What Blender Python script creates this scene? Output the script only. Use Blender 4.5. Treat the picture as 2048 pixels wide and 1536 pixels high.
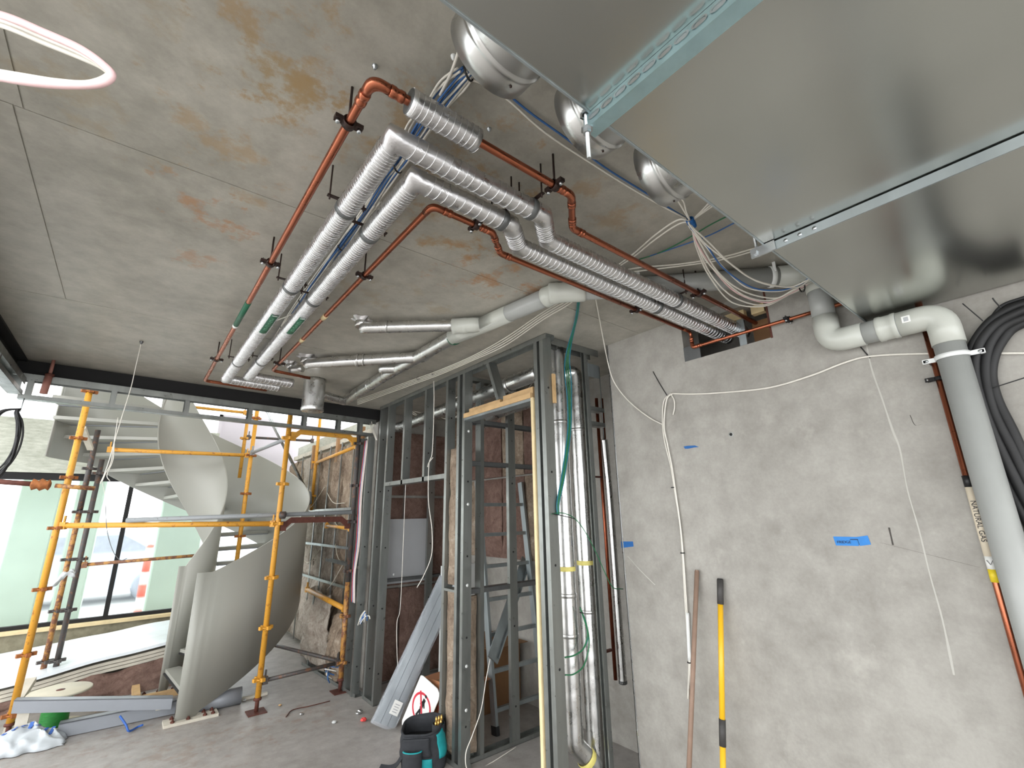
import bpy, math, random
from mathutils import Vector, Matrix, noise
random.seed(7)
for o in list(bpy.data.objects): bpy.data.objects.remove(o, do_unlink=True)
S = bpy.context.scene
COL = S.collection
PI = math.pi
V = Vector

# ---------------------------------------------------------------- camera
FPX = 922.0
PITCH, ROLL, YAW = math.radians(15.773), math.radians(-1.0), math.radians(39.01)
CAM = V((0, 0, 1.65))
fw = V((math.sin(YAW)*math.cos(PITCH), math.cos(YAW)*math.cos(PITCH), math.sin(PITCH)))
r0 = V((math.cos(YAW), -math.sin(YAW), 0)); u0 = r0.cross(fw)
RT = r0*math.cos(ROLL)+u0*math.sin(ROLL); UP = -r0*math.sin(ROLL)+u0*math.cos(ROLL)
cd = bpy.data.cameras.new('camera'); cam = bpy.data.objects.new('camera', cd); COL.objects.link(cam)
cd.sensor_fit = 'HORIZONTAL'; cd.sensor_width = 36.0; cd.lens = FPX/2048*36.0; cd.clip_start = 0.02; cd.clip_end = 300
m = Matrix((RT, UP, -fw)).transposed().to_4x4(); m.translation = CAM
cam.matrix_world = m
S.camera = cam

# ---------------------------------------------------------------- world and exposure
W = bpy.data.worlds.new('overcast_sky'); S.world = W; W.use_nodes = True
bg = W.node_tree.nodes['Background']; bg.inputs[0].default_value = (0.97, 0.985, 1.0, 1); bg.inputs[1].default_value = 1.0
S.view_settings.view_transform = 'Standard'; S.view_settings.look = 'None'
S.view_settings.exposure = 2.2; S.view_settings.gamma = 1.0; S.view_settings.use_curve_mapping = False

# ---------------------------------------------------------------- surveying: a sight line meets a plane of the building
def at(px, py, ax, v):
    d = fw+RT*((px-1024)/FPX)-UP*((py-768)/FPX)
    i = 'xyz'.index(ax)
    return CAM+d*((v-CAM[i])/d[i])
def atl(pts, ax, v): return [at(x, y, ax, v) for x, y in pts]
def zat(px, py, x, y):
    d = fw+RT*((px-1024)/FPX)-UP*((py-768)/FPX)
    return CAM[2]+d[2]*(d[0]*x+d[1]*y)/(d[0]**2+d[1]**2)

# ---------------------------------------------------------------- materials
def hexc(r, g, b):
    f = lambda c: (c/255/12.92) if c/255 <= .04045 else ((c/255+.055)/1.055)**2.4
    return (f(r), f(g), f(b), 1)
class NT:
    def __init__(s, name):
        s.m = bpy.data.materials.new(name); s.m.use_nodes = True; s.t = s.m.node_tree
        s.b = s.t.nodes['Principled BSDF']; s.co = s.n('ShaderNodeTexCoord').outputs['Object']
    def n(s, typ, **kw):
        n = s.t.nodes.new(typ)
        for k, v in kw.items(): setattr(n, k, v)
        return n
    def link(s, a, b): s.t.links.new(a, b)
    def noise(s, scale, detail=4, rough=.55, vec=None, dist=0):
        n = s.n('ShaderNodeTexNoise'); n.inputs['Scale'].default_value = scale; n.inputs['Detail'].default_value = detail
        n.inputs['Roughness'].default_value = rough; n.inputs['Distortion'].default_value = dist
        s.link(vec or s.co, n.inputs['Vector']); return n.outputs['Fac']
    def ramp(s, fac, stops):
        r = s.n('ShaderNodeValToRGB'); e = r.color_ramp.elements
        while len(e) < len(stops): e.new(.5)
        for i, (p, c) in enumerate(stops):
            e[i].position = p; e[i].color = c if hasattr(c, '__len__') else (c, c, c, 1)
        s.link(fac, r.inputs[0]); return r.outputs[0]
    def mix(s, fac, a, b, mode='MIX'):
        n = s.n('ShaderNodeMix', data_type='RGBA', blend_type=mode)
        for sock, v in ((n.inputs[0], fac), (n.inputs[6], a), (n.inputs[7], b)):
            if hasattr(v, 'is_output'): s.link(v, sock)
            else: sock.default_value = v
        return n.outputs[2]
    def math(s, op, a, b=0.0, c=None):
        n = s.n('ShaderNodeMath', operation=op)
        for i, v in enumerate((a, b, c)):
            if v is None: continue
            if hasattr(v, 'is_output'): s.link(v, n.inputs[i])
            else: n.inputs[i].default_value = v
        return n.outputs[0]
    def scale(s, sx, sy, sz, rot=(0, 0, 0)):
        mp = s.n('ShaderNodeMapping'); mp.inputs['Scale'].default_value = (sx, sy, sz); mp.inputs['Rotation'].default_value = rot
        s.link(s.co, mp.inputs[0]); return mp.outputs[0]
    def bump(s, h, strength=.2, dist=.01):
        b = s.n('ShaderNodeBump'); b.inputs['Strength'].default_value = strength; b.inputs['Distance'].default_value = dist
        s.link(h, b.inputs['Height']); s.link(b.outputs[0], s.b.inputs['Normal'])
    def out(s, col=None, rough=.5, metal=0, spec=None):
        if col is not None:
            if hasattr(col, 'is_output'): s.link(col, s.b.inputs['Base Color'])
            else: s.b.inputs['Base Color'].default_value = col
        if hasattr(rough, 'is_output'): s.link(rough, s.b.inputs['Roughness'])
        else: s.b.inputs['Roughness'].default_value = rough
        s.b.inputs['Metallic'].default_value = metal
        if spec is not None: s.b.inputs['Specular IOR Level'].default_value = spec
        return s.m
M = {}
def simple(name, col, rough=.5, metal=0, var=.12, scale=8, bump=0, spec=None):
    k = NT(name); f = k.noise(scale, 4)
    c2 = tuple(min(1, x*(1+var)) for x in col[:3])+(1,); c1 = tuple(x*(1-var) for x in col[:3])+(1,)
    col = k.ramp(f, [(.3, c1), (.7, c2)])
    if bump: k.bump(k.noise(scale*6, 3), bump, .004)
    M[name] = k.out(col, rough, metal, spec); return M[name]
def metal(name, col, rough, streak=(1, 1, 1), sc=14, var=.1, bump=.0, bsc=60, met=1):
    k = NT(name); f = k.noise(sc, 4, .6, k.scale(*streak))
    c2 = tuple(min(1, x*(1+var)) for x in col[:3])+(1,); c1 = tuple(x*(1-var) for x in col[:3])+(1,)
    r = k.ramp(k.noise(sc*1.7, 3), [(.3, max(.02, rough*.75)), (.7, min(1, rough*1.3))])
    if bump: k.bump(k.noise(bsc, 3, .6), bump, .004)
    M[name] = k.out(k.ramp(f, [(.3, c1), (.7, c2)]), r, met); return M[name]

def concrete(name, dark, light, rough, stains=(), scuffs=.5, stretch=(1, 1, 1)):
    k = NT(name)
    big = k.noise(1.3, 5, .6, k.scale(*stretch)); mid = k.noise(9, 6, .65, k.scale(*stretch)); fine = k.noise(70, 3, .6)
    f = k.math('ADD', k.math('MULTIPLY', big, .5), k.math('MULTIPLY', mid, .5))
    col = k.ramp(f, [(.34, dark), (.62, light)])
    col = k.mix(k.ramp(fine, [(.3, .10), (.7, 0.0)]), col, (.08, .075, .07, 1))
    # pale bloom patches
    bloom = k.ramp(k.noise(3.1, 6, .7), [(.58, 0.0), (.75, scuffs)])
    col = k.mix(bloom, col, tuple(min(1, x*1.25) for x in light[:3])+(1,))
    sep = k.n('ShaderNodeSeparateXYZ'); k.link(k.co, sep.inputs[0])
    for (x, y, rad, rot, elong, strength, c) in stains:
        dx = k.math('SUBTRACT', sep.outputs[0], x); dy = k.math('SUBTRACT', sep.outputs[1], y)
        ca, sa = math.cos(rot), math.sin(rot)
        u = k.math('ADD', k.math('MULTIPLY', dx, ca/(rad*elong)), k.math('MULTIPLY', dy, sa/(rad*elong)))
        v = k.math('ADD', k.math('MULTIPLY', dx, -sa/rad), k.math('MULTIPLY', dy, ca/rad))
        d = k.math('ADD', k.math('MULTIPLY', u, u), k.math('MULTIPLY', v, v))
        n1 = k.noise(7.5, 6, .68)
        g = k.math('SUBTRACT', k.math('SUBTRACT', 1.15, d), k.math('MULTIPLY', k.math('SUBTRACT', .62, n1), 6.5))
        msk = k.ramp(g, [(.25, 0.0), (.95, strength*.8)])
        col = k.mix(msk, col, c)
    k.bump(k.math('ADD', k.math('MULTIPLY', mid, .6), k.math('MULTIPLY', fine, .4)), .12, .004)
    M[name] = k.out(col, rough, 0); return M[name]

R1 = hexc(156, 126, 82); R2 = hexc(164, 116, 70); R3 = hexc(148, 130, 96)
def st(px, py, rad, rot, el, s, c):
    p = at(px, py, 'z', 2.82); return (p.x, p.y, rad, rot, el, s, c)
concrete('ceiling_concrete', hexc(141, 138, 128), hexc(179, 175, 164), .42,
    [st(540, 60, .22, .4, 1.6, .75, R1), st(560, 170, .16, .2, 1.8, .7, R3), st(480, 290, .26, 1.2, 1.6, .6, R1), st(415, 430, .2, 1.0, 1.5, .85, R2),
     st(390, 520, .14, .3, 1.8, .6, R2), st(930, 300, .26, .2, 1.8, .75, R1), st(700, 290, .22, .2, 2.2, .5, R1), st(870, 470, .2, .1, 2.4, .7, R1), st(980, 560, .3, .2, 1.6, .85, R2),
     st(1180, 420, .22, 0, 2.2, .55, R1), st(760, 590, .3, .1, 2.0, .45, R3), st(330, 60, .2, .5, 1.4, .4, R3), st(140, 200, .2, .6, 1.8, .45, R3)], .3)
concrete('wall_concrete', hexc(132, 128, 121), hexc(164, 161, 154), .62, (), .6)
concrete('floor_concrete', hexc(138, 133, 127), hexc(172, 168, 164), .5, [(.6, 4.6, .6, .3, 2.0, .5, hexc(140, 118, 100)), (.2, 5.3, .5, .1, 2.2, .5, hexc(132, 110, 95)), (1.5, 4.7, .4, .2, 1.6, .45, hexc(138, 116, 100))], .5)
concrete('facade_concrete', hexc(150, 152, 138), hexc(196, 198, 186), .7, (), .4, (1, 1, 4))
concrete('plinth_concrete', hexc(104, 98, 76), hexc(158, 152, 128), .75, (), .3)
simple('glass_tint_concrete', hexc(196, 214, 202), .7, 0, .05, 2)  # outside columns: green glass tint and bright wash put into the colour
simple('pale_ground', hexc(190, 192, 190), .8, 0, .08, .7)
metal('galv', hexc(160, 168, 170), .38, (1, 1, .15), 9, .14, met=.75)
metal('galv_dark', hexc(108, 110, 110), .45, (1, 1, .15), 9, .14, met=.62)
metal('galv_stud', hexc(146, 149, 146), .36, (1, 1, .12), 12, .14, met=.82)
k = NT('duct_steel'); M['duct_steel'] = k.out(k.ramp(k.noise(1.6, 3), [(.3, hexc(176, 178, 173)), (.7, hexc(188, 189, 184))]), .23, 1)
metal('spigot_steel', hexc(196, 196, 194), .32, (1, 1, 1), 5, .08)
metal('zinc_blue', hexc(176, 206, 212), .38, (1, 1, 1), 20, .06)
metal('copper', hexc(176, 106, 80), .3, (1, 1, 1), 9, .07)
metal('copper_dull', hexc(146, 82, 60), .38, (1, 1, 1), 22, .2)
metal('foil', hexc(216, 215, 216), .33, (1, 1, 1), 18, .06, .3, 70)
metal('foil_smooth', hexc(210, 210, 208), .3, (1, 1, 1), 12, .08, .28, 16)
metal('wire_wrap', hexc(236, 236, 236), .25)
metal('aluminium', hexc(205, 206, 206), .3)
metal('zinc', hexc(190, 194, 196), .3)
simple('pvc', hexc(158, 160, 157), .34, 0, .04)
simple('pvc_fitting', hexc(186, 188, 180), .32, 0, .03)
simple('white_plastic', hexc(228, 230, 228), .4, 0, .03)
simple('cable_white', hexc(222, 218, 208), .45, 0, .04, 30)
simple('cable_pink', hexc(226, 190, 190), .45, 0, .04, 30)
simple('cable_blue', hexc(52, 100, 160), .42, 0, .1, 30)
simple('cable_green', hexc(38, 112, 72), .42, 0, .1, 30)
simple('cable_teal', hexc(28, 112, 128), .42, 0, .1, 30)
simple('black_rubber', hexc(26, 26, 27), .6, 0, .2, 12)
simple('black_plastic', hexc(24, 24, 25), .45, 0, .1)
simple('black_steel', hexc(14, 13, 14), .75, 0, .3, 6)
simple('dark_bracket', hexc(58, 44, 40), .5, .6, .2, 40)
simple('stair_paint', hexc(158, 158, 150), .42, 0, .02, 1.5)
simple('beam_paint', hexc(140, 144, 150), .42, .2, .06, 4)
simple('timber', hexc(198, 164, 118), .6, 0, .16, 10, .2)
simple('timber_pale', hexc(226, 205, 160), .6, 0, .1, 10, .2)
simple('timber_weathered', hexc(196, 190, 176), .75, 0, .12, 9, .3)
simple('cardboard', hexc(160, 122, 84), .8, 0, .1, 5)
simple('cardboard_dark', hexc(126, 92, 60), .8, 0, .12, 5)
simple('plasterboard', hexc(172, 174, 176), .7, 0, .05, 3)
simple('plasterboard_light', hexc(205, 208, 206), .7, 0, .05, 3)
simple('lilac_board', hexc(206, 200, 208), .7, 0, .04, 2)
simple('tape_blue', hexc(38, 122, 196), .6, 0, .06, 60)
simple('tape_blue_dark', hexc(24, 92, 158), .6, 0, .06, 60)
simple('tape_yellow', hexc(220, 208, 120), .55, 0, .06, 40)
simple('ink', hexc(16, 24, 44), .6, 0, .1)
simple('ink_black', hexc(20, 20, 22), .6, 0, .1)
simple('sign_white', hexc(232, 232, 228), .45, 0, .03)
simple('sign_red', hexc(196, 44, 62), .45, 0, .05)
simple('box_red', hexc(186, 62, 40), .7, 0, .06)
simple('box_orange', hexc(158, 106, 72), .8, 0, .08)
simple('label_green', hexc(30, 92, 66), .5, 0, .06)
simple('label_green_pale', hexc(120, 176, 146), .5, 0, .06)
simple('label_cream', hexc(222, 210, 188), .5, 0, .03)
simple('label_yellow', hexc(226, 200, 40), .5, 0, .04)
simple('pole_yellow', hexc(232, 180, 34), .38, 0, .05, 6)
simple('pole_brown', hexc(138, 114, 98), .65, 0, .1, 20)
simple('grip_dark', hexc(62, 60, 58), .6, 0, .1)
simple('bag_black', hexc(38, 40, 44), .8, 0, .15, 40, .3)
simple('bag_teal', hexc(16, 142, 146), .7, 0, .1, 40, .3)
simple('brass', hexc(214, 176, 100), .3, .8, .1)
simple('spool_green', hexc(34, 132, 52), .5, 0, .15, 40)
simple('spool_flange', hexc(206, 200, 180), .7, 0, .05, 10)
simple('bag_film', hexc(186, 192, 196), .35, 0, .06, 10)
simple('plastic_sheet', hexc(222, 228, 232), .3, 0, .05, 10)
simple('rope_blue', hexc(48, 92, 168), .6, 0, .1, 40)
simple('red_plastic', hexc(210, 70, 66), .5, 0, .08)
simple('orange_red', hexc(236, 110, 96), .55, 0, .05)
simple('car_paint', hexc(178, 188, 204), .3, 0, .04)  # kept pale, window glare is part of this colour
simple('glare_grey', hexc(150, 156, 166), .7, 0, .1)  # wheels and side window, lightened to paint in the window glare
simple('rusty_clamp', hexc(150, 92, 48), .7, .3, .35, 30, .4)
simple('rust_brown', hexc(92, 52, 42), .7, .3, .25, 20, .3)
simple('stain_dark', hexc(70, 66, 62), .8, 0, .1)
simple('plaster_white', hexc(182, 180, 173), .8, 0, .05)
simple('pipe_clay', hexc(158, 108, 96), .6, 0, .08)
def worn(name, base, rust, dark, amt):
    k = NT(name)
    n1 = k.noise(22, 6, .7); n2 = k.noise(60, 4, .6)
    c = k.mix(k.ramp(n1, [(amt, 0.0), (amt+.08, 1.0)]), base, rust)
    c = k.mix(k.ramp(n2, [(.64, 0.0), (.72, 1.0)]), c, dark)
    k.bump(n1, .3, .003); M[name] = k.out(c, .5, 0); return M[name]
worn('scaffold_yellow', hexc(206, 148, 50), hexc(150, 92, 40), hexc(70, 50, 34), .58)
worn('scaffold_dark', hexc(70, 66, 64), hexc(108, 76, 58), hexc(36, 33, 32), .54)
worn('scaffold_rusty', hexc(176, 128, 66), hexc(116, 76, 56), hexc(60, 46, 40), .46)
worn('scaffold_grey', hexc(140, 144, 146), hexc(120, 112, 104), hexc(84, 82, 80), .6)
def insul(name, a, b, c):
    k = NT(name)
    n1 = k.noise(4.2, 8, .72, k.scale(1, 1, .8), 1.2); n2 = k.noise(26, 5, .7, None, 1.0)
    col = k.ramp(k.math('ADD', k.math('MULTIPLY', n1, .6), k.math('MULTIPLY', n2, .4)), [(.34, a), (.52, b), (.7, c)])
    k.bump(k.math('ADD', n1, k.math('MULTIPLY', n2, .6)), .8, .02); M[name] = k.out(col, .95, 0, .1); return M[name]
insul('insulation_tan', hexc(108, 92, 80), hexc(150, 134, 117), hexc(194, 182, 166))
insul('insulation_brown', hexc(92, 72, 64), hexc(122, 99, 90), hexc(150, 126, 114))
insul('insulation_grey', hexc(130, 116, 104), hexc(176, 166, 154), hexc(214, 208, 198))
k = NT('glass'); k.b.inputs['Transmission Weight'].default_value = 1; k.b.inputs['IOR'].default_value = 1.1; k.b.inputs['Alpha'].default_value = .35
M['glass'] = k.out((.86, .95, .93, 1), .03, 0)
k = NT('clear_wrap'); k.b.inputs['Alpha'].default_value = .32
k.bump(k.noise(24, 4), .6, .01); M['clear_wrap'] = k.out(hexc(206, 212, 220), .18, 0)

# ---------------------------------------------------------------- mesh helpers
class MB:
    def __init__(s): s.v = []; s.f = []; s.sm = []
    def add(s, vs, fs, smooth=False):
        b = len(s.v); s.v += [tuple(v) for v in vs]; s.f += [tuple(i+b for i in f) for f in fs]; s.sm += [smooth]*len(fs); return s
    def box(s, lo, hi, mat=None):
        x0, y0, z0 = lo; x1, y1, z1 = hi
        vs = [V(p) for p in ((x0, y0, z0), (x1, y0, z0), (x1, y1, z0), (x0, y1, z0), (x0, y0, z1), (x1, y0, z1), (x1, y1, z1), (x0, y1, z1))]
        if mat is not None: vs = [mat @ v for v in vs]
        return s.add(vs, [(0, 3, 2, 1), (4, 5, 6, 7), (0, 1, 5, 4), (1, 2, 6, 5), (2, 3, 7, 6), (3, 0, 4, 7)])
    def bar(s, a, b, w, h, up=(0, 0, 1)):
        a = V(a); b = V(b); t = (b-a).normalized(); up = V(up)
        if abs(t.dot(up)) > .98: up = V((1, 0, 0))
        sd = t.cross(up).normalized(); u = sd.cross(t)
        vs = [p+sd*(i*w/2)+u*(j*h/2) for p in (a, b) for i, j in ((-1, -1), (1, -1), (1, 1), (-1, 1))]
        return s.add(vs, [(0, 1, 2, 3), (7, 6, 5, 4), (0, 4, 5, 1), (1, 5, 6, 2), (2, 6, 7, 3), (3, 7, 4, 0)])
    def sweep(s, path, prof, closed=True, caps=True, up=(0, 0, 1), smooth=True, radii=None):
        P = [V(p) for p in path]; n = len(P); m = len(prof)
        T = [((P[min(i+1, n-1)]-P[max(i-1, 0)]).normalized()) for i in range(n)]
        up = V(up)
        if abs(T[0].dot(up)) > .95: up = V((1, 0, 0)) if abs(T[0].x) < .9 else V((0, 1, 0))
        u = (up-T[0]*up.dot(T[0])).normalized(); vs = []
        for i in range(n):
            if i: u = (u-T[i]*u.dot(T[i])).normalized()
            sd = T[i].cross(u)
            k = radii[i] if radii else 1
            # mitre: stretch handled by sampling
            for (a, b) in prof: vs.append(P[i]+sd*(a*k)+u*(b*k))
        fs = []
        rng = m if closed else m-1
        for i in range(n-1):
            for j in range(rng):
                fs.append((i*m+j, i*m+(j+1) % m, (i+1)*m+(j+1) % m, (i+1)*m+j))
        s.add(vs, fs, smooth)
        if caps and closed:
            b = len(s.v)-len(vs)
            s.f.append(tuple(b+j for j in reversed(range(m)))); s.sm.append(False)
            s.f.append(tuple(b+(n-1)*m+j for j in range(m))); s.sm.append(False)
        return s
    def tube(s, path, r, seg=12, caps=True, radii=None):
        return s.sweep(path, [(r*math.cos(2*PI*j/seg), r*math.sin(2*PI*j/seg)) for j in range(seg)], True, caps, radii=radii)
    def mtube(s, path, r, seg=20, jitter=0):
        # pipe with true mitred corners
        P = [V(p) for p in path]; n = len(P); t0 = (P[1]-P[0]).normalized(); u = V((0, 0, 1)); u = (u-t0*u.dot(t0)).normalized() if abs(t0.z) < .9 else V((1, 0, 0)); w = t0.cross(u)
        ring = [P[0]+u*(math.cos(2*PI*j/seg)*r)+w*(math.sin(2*PI*j/seg)*r) for j in range(seg)]; vs = list(ring)
        for i in range(1, n):
            t = (P[i]-P[i-1]).normalized(); nx = (P[i+1]-P[i]).normalized() if i < n-1 else t; nb = (t+nx).normalized()
            ring = [q+t*((P[i]-q).dot(nb)/t.dot(nb)) for q in ring]; vs += ring
        fs = [(i*seg+j, i*seg+(j+1) % seg, (i+1)*seg+(j+1) % seg, (i+1)*seg+j) for i in range(n-1) for j in range(seg)]
        out = []
        for k, v in enumerate(vs):
            c = P[k//seg]; out.append(v+(v-c)*(jitter*noise.noise(v*22)))
        s.add(out, fs, True); b = len(s.v)-len(out)
        s.f += [tuple(b+j for j in reversed(range(seg))), tuple(b+(n-1)*seg+j for j in range(seg))]; s.sm += [False, False]
        return s
    def lathe(s, a, b, prof, seg=24, smooth=True):
        a = V(a); t = (V(b)-a); L = t.length; t.normalize()
        u = t.orthogonal().normalized(); w = t.cross(u); vs = []; m = len(prof)
        for j in range(seg):
            an = 2*PI*j/seg; d = u*math.cos(an)+w*math.sin(an)
            for (r, h) in prof: vs.append(a+d*r+t*(h*L))
        fs = [(j*m+i, ((j+1) % seg)*m+i, ((j+1) % seg)*m+i+1, j*m+i+1) for j in range(seg) for i in range(m-1)]
        return s.add(vs, fs, smooth)
    def grid(s, fn, nu, nv, smooth=True):
        vs = [fn(i/nu, j/nv) for i in range(nu+1) for j in range(nv+1)]
        fs = [(i*(nv+1)+j, (i+1)*(nv+1)+j, (i+1)*(nv+1)+j+1, i*(nv+1)+j+1) for i in range(nu) for j in range(nv)]
        return s.add(vs, fs, smooth)
    def prism(s, poly, d):
        n = len(poly); P = [V(p) for p in poly]; d = V(d)
        return s.add(P+[p+d for p in P], [tuple(range(n))[::-1], tuple(range(n, 2*n))]+[(i, (i+1) % n, n+(i+1) % n, n+i) for i in range(n)])
    def build(s, name, mat, parent=None, loc=None):
        me = bpy.data.meshes.new(name); me.from_pydata(s.v, [], s.f); me.polygons.foreach_set('use_smooth', s.sm)
        me.materials.append(M[mat]); me.validate(); me.update()
        o = bpy.data.objects.new(name, me); COL.objects.link(o)
        if parent is not None: o.parent = parent
        return o
def fixn(o):
    import bmesh
    b = bmesh.new(); b.from_mesh(o.data); bmesh.ops.recalc_face_normals(b, faces=b.faces); b.to_mesh(o.data); b.free(); return o
def thing(name, label, cat, group=None, loc=(0, 0, 0)):
    o = bpy.data.objects.new(name, None); o.empty_display_size = .05; COL.objects.link(o); o.location = loc
    o['label'] = label; o['category'] = cat
    if group: o['group'] = group
    return o
def tag(o, label, cat, group=None):
    o['label'] = label; o['category'] = cat
    if group: o['group'] = group
    return o
def struct(o, label=None, cat=None):
    o['kind'] = 'structure'
    if label: o['label'] = label
    if cat: o['category'] = cat
    return o
def sub(path, step):
    out = []
    for a, b in zip(path[:-1], path[1:]):
        a = V(a); b = V(b); n = max(1, int((b-a).length/step))
        out += [a.lerp(b, i/n) for i in range(n)]
    return out+[V(path[-1])]
def fillet(pts, r, n=6):
    P = [V(p) for p in pts]; out = [P[0]]
    for i in range(1, len(P)-1):
        a = (P[i-1]-P[i]); b = (P[i+1]-P[i]); la, lb = a.length, b.length; a.normalize(); b.normalize()
        ang = a.angle(b)
        if ang > PI-.02: out.append(P[i]); continue
        d = min(r/math.tan(ang/2), la*.49, lb*.49)
        p0 = P[i]+a*d; p2 = P[i]+b*d
        for k in range(n+1):
            t = k/n; out.append(p0*(1-t)**2+P[i]*(2*t*(1-t))+p2*t*t)
    return out+[P[-1]]
def spline(pts, n=8):
    P = [V(p) for p in pts]; P = [P[0]*2-P[1]]+P+[P[-1]*2-P[-2]]; out = []
    for i in range(1, len(P)-2):
        for k in range(n):
            t = k/n; a, b, c, d = P[i-1:i+3]
            out.append(.5*((2*b)+(c-a)*t+(2*a-5*b+4*c-d)*t*t+(3*b-a-3*c+d)*t**3))
    return out+[P[-2]]
def cable(name, pts, r, mat, parent=None, n=8, seg=6): return MB().tube(spline(pts, n), r, seg).build(name, mat, parent)
def text(name, body, size, mat, parent, origin, xdir, ydir, depth=.0006, align='LEFT'):
    cu = bpy.data.curves.new(name, 'FONT'); cu.body = body; cu.size = size; cu.extrude = depth; cu.align_x = align; cu.align_y = 'CENTER'
    tmp = bpy.data.objects.new(name+'_t', cu); COL.objects.link(tmp)
    me = bpy.data.meshes.new_from_object(tmp); bpy.data.objects.remove(tmp); bpy.data.curves.remove(cu)
    x = V(xdir).normalized(); y = V(ydir).normalized(); z = x.cross(y)
    mt = Matrix((x, y, z)).transposed().to_4x4(); mt.translation = V(origin); me.transform(mt)
    me.materials.clear(); me.materials.append(M[mat])
    o = bpy.data.objects.new(name, me); COL.objects.link(o); o.parent = parent; return o
# ================================================================ the setting
CZ, WX = 2.82, 2.53
fl = struct(MB().box((-6, -3.6, -.2), (4, 10, 0)).build('floor', 'floor_concrete'), 'grey dusty concrete floor slab', 'floor')
ce = struct(MB().box((-.86, -3.0, CZ+.004), (3.3, 5.06, CZ+.25)).build('ceiling', 'ceiling_concrete'), 'rust-stained grey concrete ceiling slab', 'ceiling')
g = .0022
for (x0, x1, y0, y1) in ((-.84, -.425, -3.0, 1.73), (-.425, 3.3, -3.0, 1.73), (-.84, -.447, 1.73, 3.3), (-.447, 3.3, 1.73, 3.3), (-.84, 3.3, 3.3, 5.06)):
    MB().box((x0+g, y0+g, CZ), (x1-g, y1-g, CZ+.0045)).build('formwork_panel', 'ceiling_concrete', ce)
# right wall with the pipe opening
OY0, OY1, OZ0, OZ1 = .916, 1.425, 2.535, 2.765
w = MB()
w.box((WX, -3.2, 0), (WX+.2, 2.012, OZ0)); w.box((WX, -3.2, OZ0), (WX+.2, OY0, CZ)); w.box((WX, OY1, OZ0), (WX+.2, 2.012, CZ)); w.box((WX, OY0, OZ1), (WX+.2, OY1, CZ))
wr = struct(w.build('wall_right', 'wall_concrete'), 'smooth grey concrete wall with a pipe opening at its top', 'wall')
tr = MB(); tr.box((WX-.004, 2.012, 0), (WX+.05, 2.016, CZ)); tr.box((WX-.004, 2.006, 0), (WX-.0005, 2.016, CZ))
struct(tr.build('trim_1', 'aluminium'), 'thin metal corner bead on the end of the concrete wall', 'trim')
# efflorescence streaks, chips and holes on the wall
def streak(pts, wd, nm='lime_streak', mt='plaster_white'):
    P = spline([at(x, y, 'x', WX-.0006) for x, y in pts], 6); mb = MB()
    n = len(P)
    vs = []
    for i, p in enumerate(P):
        ww = wd*(.5+.8*noise.noise(p*9)+.4)*.5
        vs += [p+V((0, -ww, 0)), p+V((0, ww, 0))]
    mb.add(vs, [(2*i, 2*i+1, 2*i+3, 2*i+2) for i in range(n-1)])
    mb.build(nm, mt, wr)
streak([(1733, 690), (1744, 740), (1765, 800), (1785, 860), (1800, 900), (1815, 980), (1838, 1060), (1860, 1150), (1885, 1240), (1908, 1350)], .006)
streak([(1255, 1112), (1280, 1140), (1310, 1170)], .007)
streak([(1760, 1085), (1840, 1105), (1900, 1120), (1960, 1135)], .003, 'crack', 'stain_dark')
streak([(1570, 996), (1598, 994)], .004, 'crack', 'stain_dark')
streak([(1778, 1055), (1786, 1090)], .007, 'scuff', 'stain_dark')
streak([(1820, 830), (1830, 850), (1845, 848)], .004, 'scuff', 'stain_dark')
h = at(1462, 869, 'x', WX); MB().lathe(h+V((-.001, 0, 0)), h+V((.0, 0, 0)), [(0, 0), (.008, 0), (.008, 1)], 12).build('anchor_hole', 'ink_black', wr)
h2 = at(1462, 869, 'x', WX); MB().lathe(h2+V((-.0006, 0, 0)), h2, [(.0085, 0), (.014, 0), (.014, 1)], 14).build('hole_rim', 'pvc', wr)
# shell behind
struct(MB().box((3.1, -2.6, 0), (3.3, 5.1, CZ+.2)).build('wall_back', 'wall_concrete'), 'concrete wall at the back of the service cupboard', 'wall')
struct(MB().box((2.1, 5.06, 0), (3.3, 5.2, CZ+.2)).build('wall_end', 'wall_concrete'), 'concrete end wall behind the brown insulation', 'wall')
struct(MB().box((2.16, 5.2, 0), (2.4, 8.65, 2.83)).build('wall_side', 'facade_concrete'), 'concrete boundary wall beside the spiral stair', 'wall')
struct(MB().box((2.73, 1.8, 0), (3.1, 1.9, CZ)).build('wall_stub', 'wall_concrete'), 'short concrete wall closing the cupboard', 'wall')
# opening lining: timber, board and steel pieces in the wall penetration
ol = thing('wall_opening_lining', 'dark lined opening where pipes pass the concrete wall', 'wall lining')
MB().box((WX+.02, OY0-.0, OZ0-.012), (3.08, OY1, OZ0-.0005)).build('base_board', 'rust_brown', ol)
MB().box((WX-.002, OY0-.006, OZ0-.004), (WX+.19, OY0+.004, OZ1+.05)).build('steel_edge', 'rust_brown', ol)
MB().box((WX-.003, OY1-.105, OZ0), (WX+.004, OY1, OZ1-.14)).build('patch_plate', 'galv_dark', ol)
MB().box((WX+.14, .93, OZ0), (WX+.16, 1.06, OZ1-.06)).build('fire_board', 'cardboard_dark', ol)
pk = lambda a, b: MB().box((WX+.05, min(at(a[0], a[1], 'x', WX+.05).y, at(b[0], b[1], 'x', WX+.05).y), OZ1-.05), (WX+.09, max(at(a[0], a[1], 'x', WX+.05).y, at(b[0], b[1], 'x', WX+.05).y), OZ1-.001)).build('timber_packer', 'timber_pale', ol)
pk((1449, 635), (1488, 630))
pk((1501, 618), (1527, 612))
MB().box((WX+.06, 1.07, OZ0), (WX+.075, 1.11, OZ1)).build('steel_post', 'galv', ol)

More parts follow.
